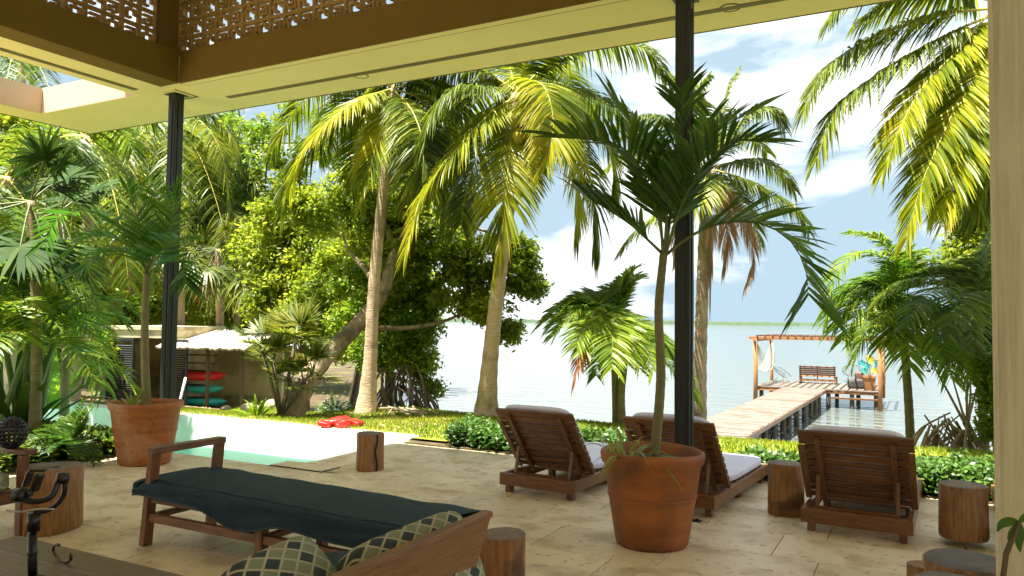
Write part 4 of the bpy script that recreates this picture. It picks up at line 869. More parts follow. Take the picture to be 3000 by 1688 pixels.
# local frame: x along the front, y to the back; front width 2.6 m up to the dark leaf, then the lean-to
topz = 1.36 - gz; wdt = 2.08
def sbx(name, a, b_, m, b=.006): return boxab(name, a, b_, m, shed, b)
sbx('wall', (0, 0, 0), (.17, 2.2, topz - .3), M['shedwall']); sbx('wall', (0, 0, topz - .298), (wdt, 2.2, topz - .10), M['shedwall']); sbx('wall', (.172, 2.05, 0), (wdt, 2.2, topz - .3), M['shedwall'])
sbx('roof_slab', (-.03, -.03, topz - .098), (wdt, 2.2, topz), M['shedwall'])
sbx('wall', (wdt - .02, .1, 0), (wdt + .08, 2.2, topz - .3), M['shedwall'])
def louvre(x0_, x1_):
    fr = link('louvred_door', None, shed, (x0_, -.02, 0)); w_ = x1_ - x0_; h_ = topz - .32
    for a in (0, w_ - .05): boxab('stile', (a, 0, .02), (a + .05, .045, h_), M['shutter'], fr)
    boxab('rail', (.05, 0, .02), (w_ - .05, .045, .1), M['shutter'], fr); boxab('rail', (.05, 0, h_ - .07), (w_ - .05, .045, h_), M['shutter'], fr)
    mb = MB(); k = int((h_ - .2) / .055)
    for i in range(k): z = .12 + i * .055; mb.add([(.05, 0, z), (w_ - .05, 0, z), (w_ - .05, .04, z + .03), (.05, .04, z + .03), (.05, .004, z - .006), (w_ - .05, .004, z - .006), (w_ - .05, .044, z + .024), (.05, .044, z + .024)], [(0, 1, 2, 3), (4, 7, 6, 5), (0, 4, 5, 1), (2, 6, 7, 3)])
    o = link('louvre_slats', mb.mesh('louvre_slats', M['shutter'], False), fr); o['kind'] = 'stuff'
louvre(.18, .98); louvre(wdt - .15, wdt + .45)
sbx('inner_shelf', (1.0, 1.2, .72), (wdt - .03, 1.9, .75), M['wood']); sbx('inner_shelf', (1.0, 1.2, 1.25), (wdt - .03, 1.9, 1.28), M['wood'])
# lean-to
lt = thing('lean_to', 'open lean-to with a dry ragged roof sheltering the boats', 'lean-to', (o_.x, o_.y, gz)); lt.rotation_euler.z = math.radians(14)
LX0, LX1 = wdt + .1, wdt + 2.0; mb = MB()
boxab('back_panel', (LX0, 1.6, 0), (LX1 + .1, 1.7, 1.75), M['yellowwall'] if 'yellowwall' in M else M['shedwall'], lt)
for x in (LX0 + .95, LX1): 
    mb = MB(); tube(mb, [(x, -.05, 0), (x + .02, -.05, 1.0), (x, -.05, 1.72)], .045, 8); link('post', mb.mesh('post', M['darkbark']), lt)
bar('beam', (LX0 - .2, -.05, 1.72), (LX1 + .15, -.05, 1.68), .06, .07, M['darkbark'], lt)
mb = MB(); nx_, ny_ = 44, 8
Xr = np.linspace(LX0 - .35, LX1 + .22, nx_); V = []
for x in Xr:
    for j, y in enumerate(np.linspace(-.28, 1.75, ny_)): V.append((x + random.uniform(-.01, .01), y - (random.uniform(0, .09) if j == 0 else 0), 1.78 + .05 * j + .008 * math.sin(x * 14) + random.uniform(-.015, .015) - (.07 if j == 0 else 0)))
i = (np.arange(nx_ - 1)[:, None] * ny_ + np.arange(ny_ - 1)).ravel(); mb.add(V, np.stack([i, i + ny_, i + ny_ + 1, i + 1], 1)); o = link('roof_cover', mb.mesh('roof_cover', M['thatch'], False), lt); md = o.modifiers.new('thick', 'SOLIDIFY'); md.thickness = .05
for z in (.42, .72, 1.02, 1.3, 1.5): bar('rack_arm', (LX0, .45, z), (LX0 + .85, .5, z), .04, .04, M['darkbark'], lt)
bar('low_wall', (LX0, 1.4, .2), (LX1, 1.4, .2), .15, .42, M['rock'], lt)
def kayak(label, z, m, ln, r=.13, y=.4):
    t = thing('kayak', label, 'kayak', (o_.x, o_.y, gz), math.radians(14), 'boats on the lean-to rack'); mb = MB(); n = 14; P = []; rr = []
    for i in range(n): u = i / (n - 1); P.append((LX0 - .6 + ln * u, y, z + .05 * (2 * u - 1) ** 4)); rr.append(max(.01, r * (1 - (2 * u - 1) ** 4) ** .5))
    tube(mb, P, rr, 12); me = mb.mesh('hull', m); link('hull', me, t)
    mb = MB(); a = np.linspace(0, 2 * PI, 17); tube(mb, [(LX0 - .6 + ln * .5 + .35 * math.cos(q), y + .1 * math.sin(q), z + r * .95) for q in a], .014, 5, False); link('cockpit_rim', mb.mesh('cockpit_rim', M['black']), t)
kayak('red kayak on the rack of the lean-to', .99, M['red'], 1.75); kayak('turquoise kayak right under the red one on the rack', .66, M['teal'], 1.70, .10); kayak('turquoise kayak lowest on the rack of the lean-to', .34, M['teal'], 1.8, .11)
def shedthing(name, label, cat, x, y, z): return thing(name, label, cat, Vector((o_.x, o_.y, gz)) + UX * x + UY * y + Vector((0, 0, z)), math.radians(14))
t = shedthing('plastic_crate', 'orange plastic crate on the upper shelf in the shed', 'crate', 1.55, 1.45, 1.28)
for a, b_ in (((-.16, -.12, 0), (.16, .12, .03)), ((-.16, -.12, .031), (-.14, .12, .26)), ((.14, -.12, .031), (.16, .12, .26)), ((-.139, -.12, .031), (.139, -.10, .26)), ((-.139, .10, .031), (.139, .12, .26)), ((-.18, -.14, .261), (.18, .14, .28))): boxab('side', a, b_, M['orangep'], t)
t = shedthing('folded_cloth', 'dark folded cloth on top of the orange crate', 'cloth', 1.5, 1.45, 1.56); mb = MB(); cushion(mb, .3, .22, .12); link('fold', mb.mesh('fold', M['navy']), t, (0, 0, .05))
t = shedthing('blue_bundle', 'blue plastic bundle on the lower shelf in the shed', 'bundle', 1.6, 1.45, .75); mb = MB(); cushion(mb, .3, .25, .2); link('sheet', mb.mesh('sheet', M['blue']), t, (0, 0, .09), (0, .2, .4)); mb = MB(); cushion(mb, .14, .14, .12); link('knot', mb.mesh('knot', M['blue']), t, (.15, 0, .12))
t = shedthing('white_bucket', 'white bucket on the floor of the shed', 'bucket', 1.5, 1.0, 0); mb = MB(); lathe(mb, [(.12, 0), (.15, .32), (.165, .33), (.165, .35), (.14, .35), (.11, .02)], 20); link('body', mb.mesh('body', M['white']), t); mb = MB(); tube(mb, [(.15 * math.cos(a_), .0, .34 + .12 * math.sin(a_)) for a_ in np.linspace(0, PI, 12)], .006, 5, False); link('handle', mb.mesh('handle', M['metal']), t)

# ---- red float lying by the pool wall
def redfloat(label, px, py, rz):
    p = at(px, py, -.02); p = Vector((p.x, p.y, float(terr(p.x, p.y)) + .02)); t = thing('life_vest', label, 'life vest', p, rz, 'red life vests'); t.scale = (.62, .62, .62)
    for i, (x, y, z, s_) in enumerate(((-.2, 0, .07, (.30, .42, .13)), (.17, .02, .07, (.26, .4, .13)), (-.02, .2, .12, (.36, .2, .12)))):
        mb = MB(); cushion(mb, *s_); link('float_panel', mb.mesh('float_panel', M['red']), t, (x, y, z), (.15 * i, .2 - .2 * i, .3 * i))
    box('strap', (.5, .03, .01), (0, -.02, .145), M['orangep'], t)
redfloat('red life vest on the ground at the pool wall, left one', 978, 1258, .4); redfloat('red life vest on the ground nearest the coconut trunk', 1022, 1256, 1.2)
# ---- rocks
def rock(label, px, py, r):
    p = at(px, py, -.3); g = float(terr(p.x, p.y)); p = at(px, py, g); me = bpy.data.meshes.new('rock'); bm = bmesh.new(); bmesh.ops.create_icosphere(bm, subdivisions=3, radius=r)
    for v in bm.verts: v.co *= 1 + .22 * math.sin(v.co.x * 9 / r * .3 + px) * math.cos(v.co.y * 7 / r * .3) + random.uniform(-.03, .03); v.co.z *= .75
    bm.to_mesh(me); bm.free(); me.materials.append(M['rock']); o = link('rock', me, None, (p.x, p.y, g + r * .35)); tag(o, label, 'rock', 'pale rocks by the leaning tree')
rock('pale rounded rock left of the strappy plant near the leaning tree', 733, 1210, .19); rock('pale rock right of the strappy plant, against the leaning tree', 792, 1200, .2); rock('grey stone lying flat in front of the lean-to', 660, 1208, .12)

# ================================================================== PLANTING
C_ = M['coco']; R_ = M['rachis']
def coconuts(tree, top, n, m, r=.11, seed=2, off=.28):
    rs = random.Random(seed); o = Vector(tree['org'])
    for i in range(n):
        a = rs.uniform(0, 6.28); c = Vector(top) + Vector((math.cos(a) * off * rs.uniform(.6, 1.1), math.sin(a) * off * rs.uniform(.6, 1.1), -.15 - rs.uniform(0, .45)))
        mb = MB(); lathe(mb, [(0, r), (r * .5, r * .88), (r * .9, r * .3), (r * .95, -r * .2), (r * .7, -r * .85), (r * .25, -r * 1.15), (0, -r * 1.18)], 12, (0, 0, 0)); link('coconut', mb.mesh('coconut', m), tree, c - o)
M['nut'] = mat('green_yellow_nut', (.5, .4, .03), (.25, .26, .03), 3, .4)
def fpx(tree, d, lst, Lf, wd, droop, ml=None, mr=None, n=64, **k):
    n = int(n * 2.3); wd = wd * .98; Lf = Lf * 1.05
    for it in lst: add_frond(tree, pxcurve(it, d), n, Lf, wd, droop, ml or C_, mr or R_, **k)
# --- middle coconut palm
d = 13.0; b = gnd(1427, d); tp = atd(1514, 275, d)
cp = palm('coconut_palm', 'tallest coconut palm in the middle, green nuts at its crown, trunk flared at the hedge', [b - Vector((0, 0, .1)), atd(1432, 1100, d), atd(1452, 900, d), atd(1490, 600, d), tp], .135, .10, .13, group='coconut palms by the lawn')
fpx(cp, d, [[(1514, 268), (1631, 175, .2), (1794, 122, .3), (1900, 150, .3), (1955, 225, .3)], [(1515, 262), (1630, 258, .5), (1740, 290, .9), (1835, 345, 1.1), (1880, 430, 1.2)],
    [(1518, 262), (1600, 290, .3), (1690, 420, .5), (1738, 560, .6), (1745, 735, .6)], [(1518, 262), (1640, 270, -.3), (1730, 350, -.5), (1790, 450, -.6), (1800, 560, -.6)],
    [(1500, 272), (1420, 262, -.4), (1320, 270, -.6), (1265, 330, -.7), (1240, 440, -.7)], [(1505, 262), (1420, 210, .2), (1290, 198, .4), (1160, 222, .5), (1070, 290, .6)],
    [(1502, 285), (1450, 350, .5), (1400, 450, .8), (1365, 560, .9), (1350, 660, 1)], [(1508, 255), (1480, 170, .5), (1420, 110, .8), (1340, 100, 1)], [(1518, 255), (1560, 150, -.4), (1640, 80, -.8), (1740, 60, -1)],
    [(1510, 262), (1440, 240, 1.0), (1370, 300, 1.7), (1330, 400, 2), (1310, 520, 2.1)], [(1512, 262), (1560, 200, 1.0), (1640, 210, 1.8), (1700, 300, 2.2), (1720, 400, 2.4)], [(1512, 262), (1520, 330, 1.2), (1530, 430, 1.6), (1540, 560, 1.8)]],
    .80, .036, .55, tipL=.45)
fpx(cp, d, [[(1518, 262), (1563, 235, -.9), (1605, 275, -1.5), (1622, 370, -1.7), (1600, 490, -1.8)], [(1500, 290), (1440, 330, -.6), (1345, 430, -1.0), (1240, 570, -1.2), (1188, 740, -1.3)],
    [(1505, 330), (1492, 460, -.9), (1480, 600, -1.1), (1468, 730, -1.1), (1455, 805, -1.1)], [(1518, 262), (1590, 330, -.9), (1660, 430, -1.2), (1690, 560, -1.3), (1690, 690, -1.3)]], .72, .036, .40, M['gold'], tipL=.5, fwd=.7)
coconuts(cp, atd(1500, 310, d - .55), 10, M['nut'], .12)
# --- left coconut palm
d = 13.4; b = gnd(1077, d); tp = atd(1150, 262, d)
cp = palm('coconut_palm', 'slender coconut palm left of the tallest one, rising beside the red life vests', [b - Vector((0, 0, .1)), atd(1082, 1100, d), atd(1095, 850, d), atd(1122, 560, d), tp], .12, .075, .12, group='coconut palms by the lawn')
fpx(cp, d, [[(1150, 262), (1060, 310, .1), (950, 390, .2), (870, 480, .2), (822, 640, .2)], [(1150, 255), (1050, 225, .3), (950, 240, .5), (860, 330, .6), (800, 440, .6)],
    [(1152, 262), (1230, 290, .5), (1285, 400, .9), (1300, 520, 1.0), (1296, 640, 1)], [(1152, 260), (1250, 240, .6), (1330, 290, .9), (1385, 400, 1)], [(1150, 258), (1110, 150, .4), (1040, 90, .7), (950, 100, 1)],
    [(1152, 258), (1190, 160, .3), (1260, 110, .5), (1340, 130, .6)], [(1150, 262), (1100, 330, 1), (1060, 440, 1.5), (1030, 560, 1.6)], [(1150, 262), (1060, 270, 1), (990, 350, 1.6), (930, 470, 2)],
    [(1152, 262), (1180, 350, 1), (1200, 480, 1.4), (1190, 600, 1.5)], [(1152, 262), (1210, 330, -.6), (1240, 430, -1), (1236, 560, -1.1)]], .76, .036, .5, tipL=.45)
fpx(cp, d, [[(1150, 262), (1138, 320, -.6), (1104, 420, -.9), (1078, 520, -1), (1058, 605, -1.0)], [(1150, 260), (1040, 300, -.8), (940, 380, -1.2), (880, 470, -1.3), (850, 560, -1.3)]], .6, .036, .4, M['gold'], tipL=.5, fwd=.75)
coconuts(cp, atd(1150, 290, d), 5, M['nut'], .10, 4)
# --- palm behind the tall post
d = 15.5; b = gnd(2056, d); tp = atd(2078, 490, d)
cp = palm('coconut_palm', 'coconut palm behind the tall steel post with pale dead fronds hanging', [b - Vector((0, 0, .1)), atd(2052, 1050, d), atd(2058, 850, d), atd(2066, 650, d), tp], .14, .12, .08, group='coconut palms by the lawn', ring=.06)
fpx(cp, d, [[(2080, 480), (2150, 380, 0), (2210, 325, 0), (2262, 318, 0), (2300, 380, 0)], [(2082, 490), (2150, 475, .3), (2225, 470, .4), (2285, 500, .4), (2330, 560, .4)], [(2082, 495), (2180, 525, -.3), (2270, 575, -.4), (2340, 620, -.5), (2370, 680, -.5)],
    [(2075, 485), (2000, 400, 0), (1940, 345, 0), (1870, 345, 0), (1820, 400, 0)], [(2075, 490), (1990, 450, .4), (1900, 440, .6), (1820, 455, .7), (1770, 500, .7)], [(2076, 495), (1990, 560, -.3), (1910, 640, -.4), (1850, 690, -.4), (1815, 740, -.4)],
    [(2078, 480), (2060, 360, .3), (2020, 260, .4), (1960, 215, .5)], [(2080, 480), (2110, 350, .3), (2140, 250, .3), (2165, 200, .3)], [(2080, 480), (2130, 400, .9), (2200, 400, 1.3), (2250, 450, 1.5)], [(2078, 480), (2040, 380, -.5), (2040, 270, -.7), (2080, 220, -.8)],
    [(2080, 490), (2140, 560, .8), (2200, 640, 1), (2230, 720, 1)], [(2080, 490), (2050, 560, -.7), (2010, 640, -.8), (1990, 740, -.8)]], .62, .036, .55, n=54, tipL=.45)
fpx(cp, d, [[(2082, 500), (2150, 590, .2), (2195, 680, .3), (2205, 770, .3), (2185, 840, .3)], [(2080, 510), (2085, 620, -.2), (2082, 760, -.2), (2080, 900, -.2)], [(2080, 510), (2120, 600, .2), (2130, 700, .3), (2120, 790, .3)], [(2074, 500), (2020, 580, .4), (1985, 680, .4), (1975, 760, .4)]], .42, .03, .8, M['dead'], M['dead'], n=44, tipL=.5, fwd=1.2)
# --- big palm at the right, its crown over the door
d = 10.2; b = gnd(2960, d); tp = atd(2918, 40, d)
cp = palm('coconut_palm', 'large golden coconut palm at the right, fronds hanging beside the pale door', [b - Vector((0, 0, .1)), atd(2990, 900, d), atd(2975, 500, d), atd(2930, 200, d), tp], .15, .1, .1, group='coconut palms by the lawn')
fpx(cp, d, [[(2905, 25), (2780, 38, .1), (2640, 78, .2), (2505, 136, .3), (2408, 217, .3), (2350, 335, .3)], [(2905, 45), (2835, 74, 0), (2738, 120, 0), (2582, 210, 0), (2450, 320, 0), (2388, 480, 0)],
    [(2900, 0), (2780, -20, .4), (2640, -15, .6), (2516, 58, .7)], [(2900, -10), (2760, -90, 0), (2600, -80, 0), (2480, -10, 0), (2430, 60, 0)], [(2920, 50), (2900, 250, .6), (2880, 450, .8), (2860, 640, .8)],
    [(2910, 40), (2860, 160, 1.0), (2800, 320, 1.6), (2760, 480, 1.8), (2745, 620, 1.8)], [(2910, 40), (2880, 150, .3), (2850, 300, .4), (2850, 450, .4), (2870, 600, .4)]], .70, .036, .55, tipL=.45, n=72)
fpx(cp, d, [[(2908, 23), (2815, 140, -.3), (2699, 262, -.5), (2630, 390, -.6), (2585, 510, -.6)], [(2910, 40), (2850, 200, -.6), (2770, 380, -.9), (2700, 540, -1.0), (2655, 700, -1.0)], [(2912, 50), (2880, 220, -.8), (2830, 400, -1.1), (2790, 540, -1.2), (2765, 660, -1.2)],
    [(2914, 50), (2905, 200, -.4), (2890, 380, -.5), (2885, 520, -.5)]], .66, .038, .30, M['gold'], tipL=.5, n=76, fwd=.8)
# --- small palm clump in the middle
d = 12.4; b = gnd(1808, d)
cp = palm('christmas_palm', 'bushy christmas palm with two thin stems and an orange dead frond', [b - Vector((0, 0, .1)), atd(1803, 1150, d), atd(1800, 1060, d), atd(1798, 960, d)], .062, .05, .03, M['greentrunk'], 'bushy christmas palms', ring=.02)
mb = trunkmesh([b + Vector((.12, -.05, -.1)), atd(1820, 1150, d - .1), atd(1828, 1060, d), atd(1815, 960, d)], .068, .055, .03, 40, 12, .02); link('second_stem', mb.mesh('second_stem', M['greentrunk'], True, b - Vector((0, 0, .1))), cp)
radial(cp, atd(1795, 935, d), 22, 1.52, .50, .034, .30, M['smallpalm'], M['darkrachis'], (-8, 78), .72, 50, 3, .4, fwd=.75, vee=.45, rr=.012, tipL=.6)
radial(cp, atd(1760, 930, d), 14, 1.15, .46, .034, .30, M['smallpalm'], M['darkrachis'], (0, 70), .85, 46, 6, 1.9, fwd=.75, vee=.45, rr=.012, tipL=.6)
add_frond(cp, pxcurve([(1795, 960), (1775, 985, -.2), (1726, 990, -.4), (1697, 1050, -.5), (1680, 1125, -.5)], d), 60, .34, .04, .6, M['orange'], M['orange'], fwd=.7, rr=.012, tipL=.6)
# --- small palm at the right
d = 12.2; b = gnd(2668, d)
cp = palm('christmas_palm', 'bushy christmas palm at the right with one thin trunk standing before the pergola', [b - Vector((0, 0, .1)), atd(2660, 1150, d), atd(2648, 1000, d), atd(2640, 880, d)], .075, .055, .03, M['greentrunk'], 'bushy christmas palms', ring=.03)
radial(cp, atd(2640, 870, d), 24, 1.55, .52, .036, .38, M['smallpalm'], M['darkrachis'], (-15, 85), .85, 54, 9, .2, fwd=.7, vee=.3, rr=.013, tipL=.6)
fpx(cp, d, [[(2640, 870), (2600, 760, -.3), (2520, 740, -.4), (2450, 800, -.5), (2425, 930, -.5)], [(2640, 870), (2600, 900, -.6), (2540, 960, -.8), (2500, 1060, -.8)], [(2640, 870), (2700, 800, -.4), (2790, 790, -.5), (2860, 860, -.5)], [(2640, 870), (2620, 760, -.1), (2560, 690, -.1), (2490, 680, -.1)]], .44, .034, .4, M['smallpalm'], M['darkrachis'], n=36, fwd=.7, vee=.3, rr=.012, tipL=.6)
# --- feather palm clump behind it, against the door
d = 11.2; b = gnd(2880, d)
cp = palm('feather_palm', 'green feather palm filling the space between the small palm and the door', [b - Vector((0, 0, .1)), atd(2875, 1100, d), atd(2860, 900, d)], .07, .055, .03, M['greentrunk'], 'green palms at the right edge')
radial(cp, atd(2860, 880, d), 16, 1.9, .5, .034, .4, M['cocogreen'], M['darkrachis'], (0, 85), .7, 44, 12, 0, fwd=.6, vee=.2, rr=.013, tipL=.5)
# ------------------------------------------------------------------ right edge: shrub with bare roots
def rootmass(name, label, px, d, w_, h_, n, m, seed, cat='mangrove roots', r=.03, lean=0, group=None):
    rs = random.Random(seed); g = gnd(px, d); t = thing(name, label, cat, g, 0, group)
    for i in range(n):
        a = Vector((rs.uniform(-w_, w_), rs.uniform(-w_ * .5, w_ * .5), -.1)); c = Vector((a.x * .3 + lean + rs.uniform(-.3, .3), a.y * .4, h_ * rs.uniform(.5, 1))); k = a.lerp(c, .5) + Vector((rs.uniform(-.2, .2), rs.uniform(-.1, .1), rs.uniform(.0, .25) * h_)); rr = r * rs.uniform(.5, 1.4)
        tubeobj('root', crom([a, k, c], 9), np.linspace(rr, rr * .5, 9), m, t, 6)
    return t
rootmass('mangrove_roots', 'tangle of bleached bare roots at the right behind the hedge', 2780, 11.3, .75, .95, 56, M['root'], 3, r=.034)
t = rootmass('dead_branches', 'fallen grey branches reaching left over the water at the right', 2740, 13.5, 1.0, 1.3, 16, M['root'], 8, 'dead branches', .025)
broadtree('leafy shrub over the bleached roots by the pale door', gnd(2850, 12.6), [(2830, 1010, 70, 12.4, 1500), (2870, 930, 80, 12.6, 1600), (2770, 1040, 40, 12.2, 500), (2890, 1060, 45, 12, 800), (2700, 1010, 35, 12.4, 260)], M['hedge'], M['root'], .06, None, 'trees and shrubs round the lawn', 'shrub', 'leafy_shrub', .06)
broadtree('dense green shrub at the right edge reaching down to the lawn', gnd(2890, 10.8), [(2925, 1170, 42, 10.8, 1300), (2915, 1090, 50, 10.9, 1400), (2928, 1260, 40, 10.7, 1100)], M['bright'], M['darkbark'], .05, None, 'trees and shrubs round the lawn', 'shrub', 'leafy_shrub', .05)
broadtree('dark leafy tree behind the golden palm at the right edge', gnd(2900, 13.5), [(2890, 620, 110, 13.5, 3000), (2880, 420, 110, 13.6, 2400), (2900, 760, 120, 13.4, 3400), (2900, 220, 80, 13.6, 1500), (2820, 520, 80, 13.8, 900)], M['broad'], M['darkbark'], .12, None, 'trees and shrubs round the lawn', size=.09)
# ------------------------------------------------------------------ big leaning tree and the masses left of the lagoon
lean_base = gnd(852, 13.2)
lt_ = thing('leaning_tree', 'thick pale trunk leaning right across the slender coconut palm', 'tree', lean_base, 0, 'trees and shrubs round the lawn')
P = [lean_base - Vector((0, 0, .1)), atd(880, 1150, 13.4), atd(950, 1050, 13.9), atd(1040, 960, 14.5), atd(1120, 860, 15), atd(1160, 740, 15.3), atd(1220, 640, 15.5), atd(1290, 520, 15.8)]
mb = trunkmesh(P, .19, .08, .08, 40, 12, .06); link('trunk', mb.mesh('trunk', M['bark'], True, lean_base), lt_)
def limb(tree, pts, r0, r1, m=None):
    mb = MB(); c = crom([atd(*p) for p in pts], 16); tube(mb, c, np.linspace(r0, r1, 16), 7); link('limb', mb.mesh('limb', m or M['bark'], True, Vector(tree.location)), tree)
for pts, a in ((((1160, 740, 15.3), (1130, 660, 15.6), (1080, 560, 16), (1060, 440, 16.2)), .09), (((1060, 960, 14.6), (1200, 960, 15), (1330, 930, 15.4), (1420, 870, 15.6)), .06), (((1120, 860, 15), (1070, 790, 15.4), (1020, 730, 15.8), (1000, 680, 16)), .08),
               (((1290, 520, 15.8), (1340, 430, 16), (1380, 350, 16)), .05), (((1060, 440, 16.2), (1060, 380, 16.4), (1050, 300, 16.6)), .06), (((1060, 480, 16.2), (980, 430, 16.6), (880, 420, 17), (760, 420, 17)), .045), (((1220, 640, 15.5), (1360, 660, 15.6), (1480, 700, 15.6), (1550, 740, 15.6)), .05)): limb(lt_, pts, a, a * .3)
def crown(tree, clumps, m, size=.085, nm='crown'):
    mb = MB(); size = size * .78
    for c in clumps:
        px, py, rp, dd, n = c[:5]; fz = c[5] if len(c) > 5 else .8; R = rp * dd / F; leafcloud(mb, atd(px, py, dd), (R, R, R * fz), int(n * 1.1), size * 1.08)
    link(nm, mb.mesh(nm, m, False, Vector(tree.location)), tree)
crown(lt_, [(1040, 560, 100, 16.2, 2600), (1160, 620, 110, 16, 3000), (1280, 700, 110, 15.7, 3000), (1400, 760, 90, 15.6, 2500), (1500, 800, 75, 15.6, 2200), (1560, 850, 38, 15.5, 700), (1420, 900, 70, 15.5, 1500), (1480, 970, 42, 15.3, 800), (1330, 850, 90, 15.6, 2200), (1240, 540, 80, 16, 1400), (1350, 600, 60, 16, 800), (1520, 740, 50, 15.7, 1000), (940, 620, 90, 16.6, 2400), (860, 560, 70, 17, 1500), (1340, 480, 50, 16.2, 400), (1180, 760, 100, 15.8, 2600), (1100, 680, 90, 16, 2400)], M['broad'], .085)
crown(lt_, [(780, 400, 60, 17, 420), (880, 330, 55, 17, 300), (900, 440, 50, 17, 260), (700, 360, 45, 17, 220), (1010, 470, 60, 16.8, 360), (1080, 380, 60, 16.8, 260), (960, 380, 40, 17, 160), (1200, 420, 60, 16.6, 300), (1330, 380, 50, 16.6, 200)], M['bright'], .075, 'sparse_crown')
broadtree('bright green leafy tree mass behind the slender coconut trunk', gnd(1130, 16.5), [(1180, 830, 80, 16.2, 3600), (1100, 900, 90, 16, 3800), (1200, 960, 85, 15.8, 3800), (1120, 1020, 90, 15.6, 3600), (1220, 1060, 60, 15.5, 1900), (1040, 820, 70, 16.4, 2200), (1250, 880, 50, 16, 1500), (1260, 1130, 30, 15.4, 420), (1030, 940, 60, 16.2, 1800)], M['bright'], M['darkbark'], .14, None, 'trees and shrubs round the lawn', size=.07)
broadtree('dark leafy tree between the shed and the leaning trunk', gnd(900, 19.5), [(820, 640, 90, 20, 2600), (920, 720, 95, 20, 2800), (840, 800, 100, 20, 2600), (960, 840, 90, 19, 2400), (900, 930, 90, 19, 1800), (780, 890, 70, 20, 1300), (1000, 760, 70, 19, 1800), (760, 720, 80, 20.5, 2000), (1000, 1000, 70, 18.5, 1300)], M['broad'], M['darkbark'], .14, None, 'trees and shrubs round the lawn', size=.095)
for i in range(7):
    pass
g = gnd(1150, 15.3)
rootmass('mangrove_roots', 'dark arching mangrove roots behind the slender coconut trunk', 1165, 15.0, .85, 1.0, 40, mat('dark_root', (.2, .15, .1), (.09, .07, .045), 6, .9), 5, r=.03)
rootmass('mangrove_roots', 'dark bare twigs of the mangrove reaching out over the water', 1250, 15.6, .6, .9, 22, M['darkbark'], 12, r=.02)
rootmass('driftwood', 'pale driftwood lying along the shore at the foot of the slender palm', 1170, 13.3, .9, .12, 16, M['root'], 15, 'driftwood', .03)
# strappy pandanus with rosettes in front of the leaning trunk
pb = gnd(830, 12.9); t = thing('spiky_palm', 'low fan palm with spiky yellow green rosettes around the leaning trunk', 'palm tree', pb, 0); t['org'] = list(pb)
for px, py, n_, R in ((870, 985, 15, .62), (800, 1060, 10, .5), (915, 1090, 10, .5), (850, 1120, 8, .45), (760, 1010, 7, .45)):
    tp = atd(px, py, 12.9); tubeobj('stem', [Vector((0, 0, 0)), (tp - pb) * .55 + Vector((0, 0, .05)), tp - pb], .03, M['darkbark'], t, 6); fancrown(t, tp, n_, .28, R, M['fan'], 18, .035, .12, (-10, 85), seed=px, spread=1.5)
# ------------------------------------------------------------------ palms behind and around the shed
def fanpalm(label, px, d, ptop, n, stalk, R, m, r=.10, seed=1, dead=None, pxb=None, mt='trunk', e=(-55, 80), **k):
    b = gnd(pxb or px, d); tp = atd(px, ptop, d); t = palm('fan_palm', label, [b - Vector((0, 0, .1)), b.lerp(tp, .5) + Vector((.1, 0, 0)), tp], r, r * .8, .03, M[mt], 'thatch palms round the shed', ring=.04)
    fancrown(t, tp, n, stalk, R, m, seed=seed, e=e, **k)
    if dead:
        for i in range(dead):
            mb = MB(); mr = MB(); az = random.uniform(0, 6.28); fanleaf(mb, mr, tp - Vector((0, 0, .1)), (math.cos(az) * .4, math.sin(az) * .4, -1), stalk * .6, R * .8, 22, .05, .5, 1.3); f = link('dead_leaf', mb.mesh('dead_leaf', M['orange'], False, b - Vector((0, 0, .1))), t); link('stalk', mr.mesh('stalk', M['dead'], True, b - Vector((0, 0, .1))), f)
    return t
fanpalm('thatch palm right behind the lean-to with an orange dead leaf hanging', 640, 21.5, 730, 20, .85, .95, M['fan'], .12, 3, 3, droop=.75)
fanpalm('thatch palm rising just right of the first steel post', 527, 22, 680, 18, .8, .95, M['fan'], .12, 5, 4, droop=.75)
fanpalm('tall thatch palm behind the dry roof, crown against the sky gap', 700, 23.5, 590, 22, .9, 1.0, M['fan'], .10, 9, 2, pxb=690, droop=.7)
fanpalm('thatch palm farther right with hanging yellow green fans', 790, 21, 800, 14, .7, .85, M['fan'], .09, 12, 0, droop=.8)
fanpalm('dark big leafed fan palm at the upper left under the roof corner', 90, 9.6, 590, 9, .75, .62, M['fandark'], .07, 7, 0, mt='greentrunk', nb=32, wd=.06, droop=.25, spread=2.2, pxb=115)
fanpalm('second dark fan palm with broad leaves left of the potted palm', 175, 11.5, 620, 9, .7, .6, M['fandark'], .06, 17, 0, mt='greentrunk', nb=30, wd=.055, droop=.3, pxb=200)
def coco2(label, px, d, ptop, n, Ln, m, seed, pxb=None, Lf=.8, e0=(-25, 75), sag=.85, r=.13, mt='trunk', npl=44, group='coconut palms in the background'):
    b = gnd(pxb or px, d); tp = atd(px, ptop, d); t = palm('coconut_palm', label, [b - Vector((0, 0, .1)), b.lerp(tp, .5) + Vector((.15, .1, 0)), tp], r, r * .7, .05, M[mt], group)
    radial(t, tp, n, Ln, Lf, .042, .6, m, R_, e0, sag, npl, seed, tipL=.45); return t
coco2('coconut palm whose yellow fronds hang left of the shed roof', 330, 23.5, 770, 12, 2.4, M['gold'], 4, Lf=.6)
cp = coco2('coconut palm just right of the first steel post, arching down over the shed', 500, 23, 350, 12, 3.8, C_, 8, 515)
fpx(cp, 23, [[(500, 345), (580, 350, -.5), (650, 450, -.8), (668, 580, -.8), (672, 700, -.8)], [(500, 345), (600, 330, .3), (690, 420, .4), (720, 520, .4)], [(500, 350), (560, 430, -.8), (590, 560, -1), (600, 690, -1)]], .9, .042, .5, n=60, tipL=.45)
coco2('coconut palm standing left of the first steel post, golden fronds', 385, 24.5, 470, 13, 2.8, M['gold'], 11, 360, Lf=.75)
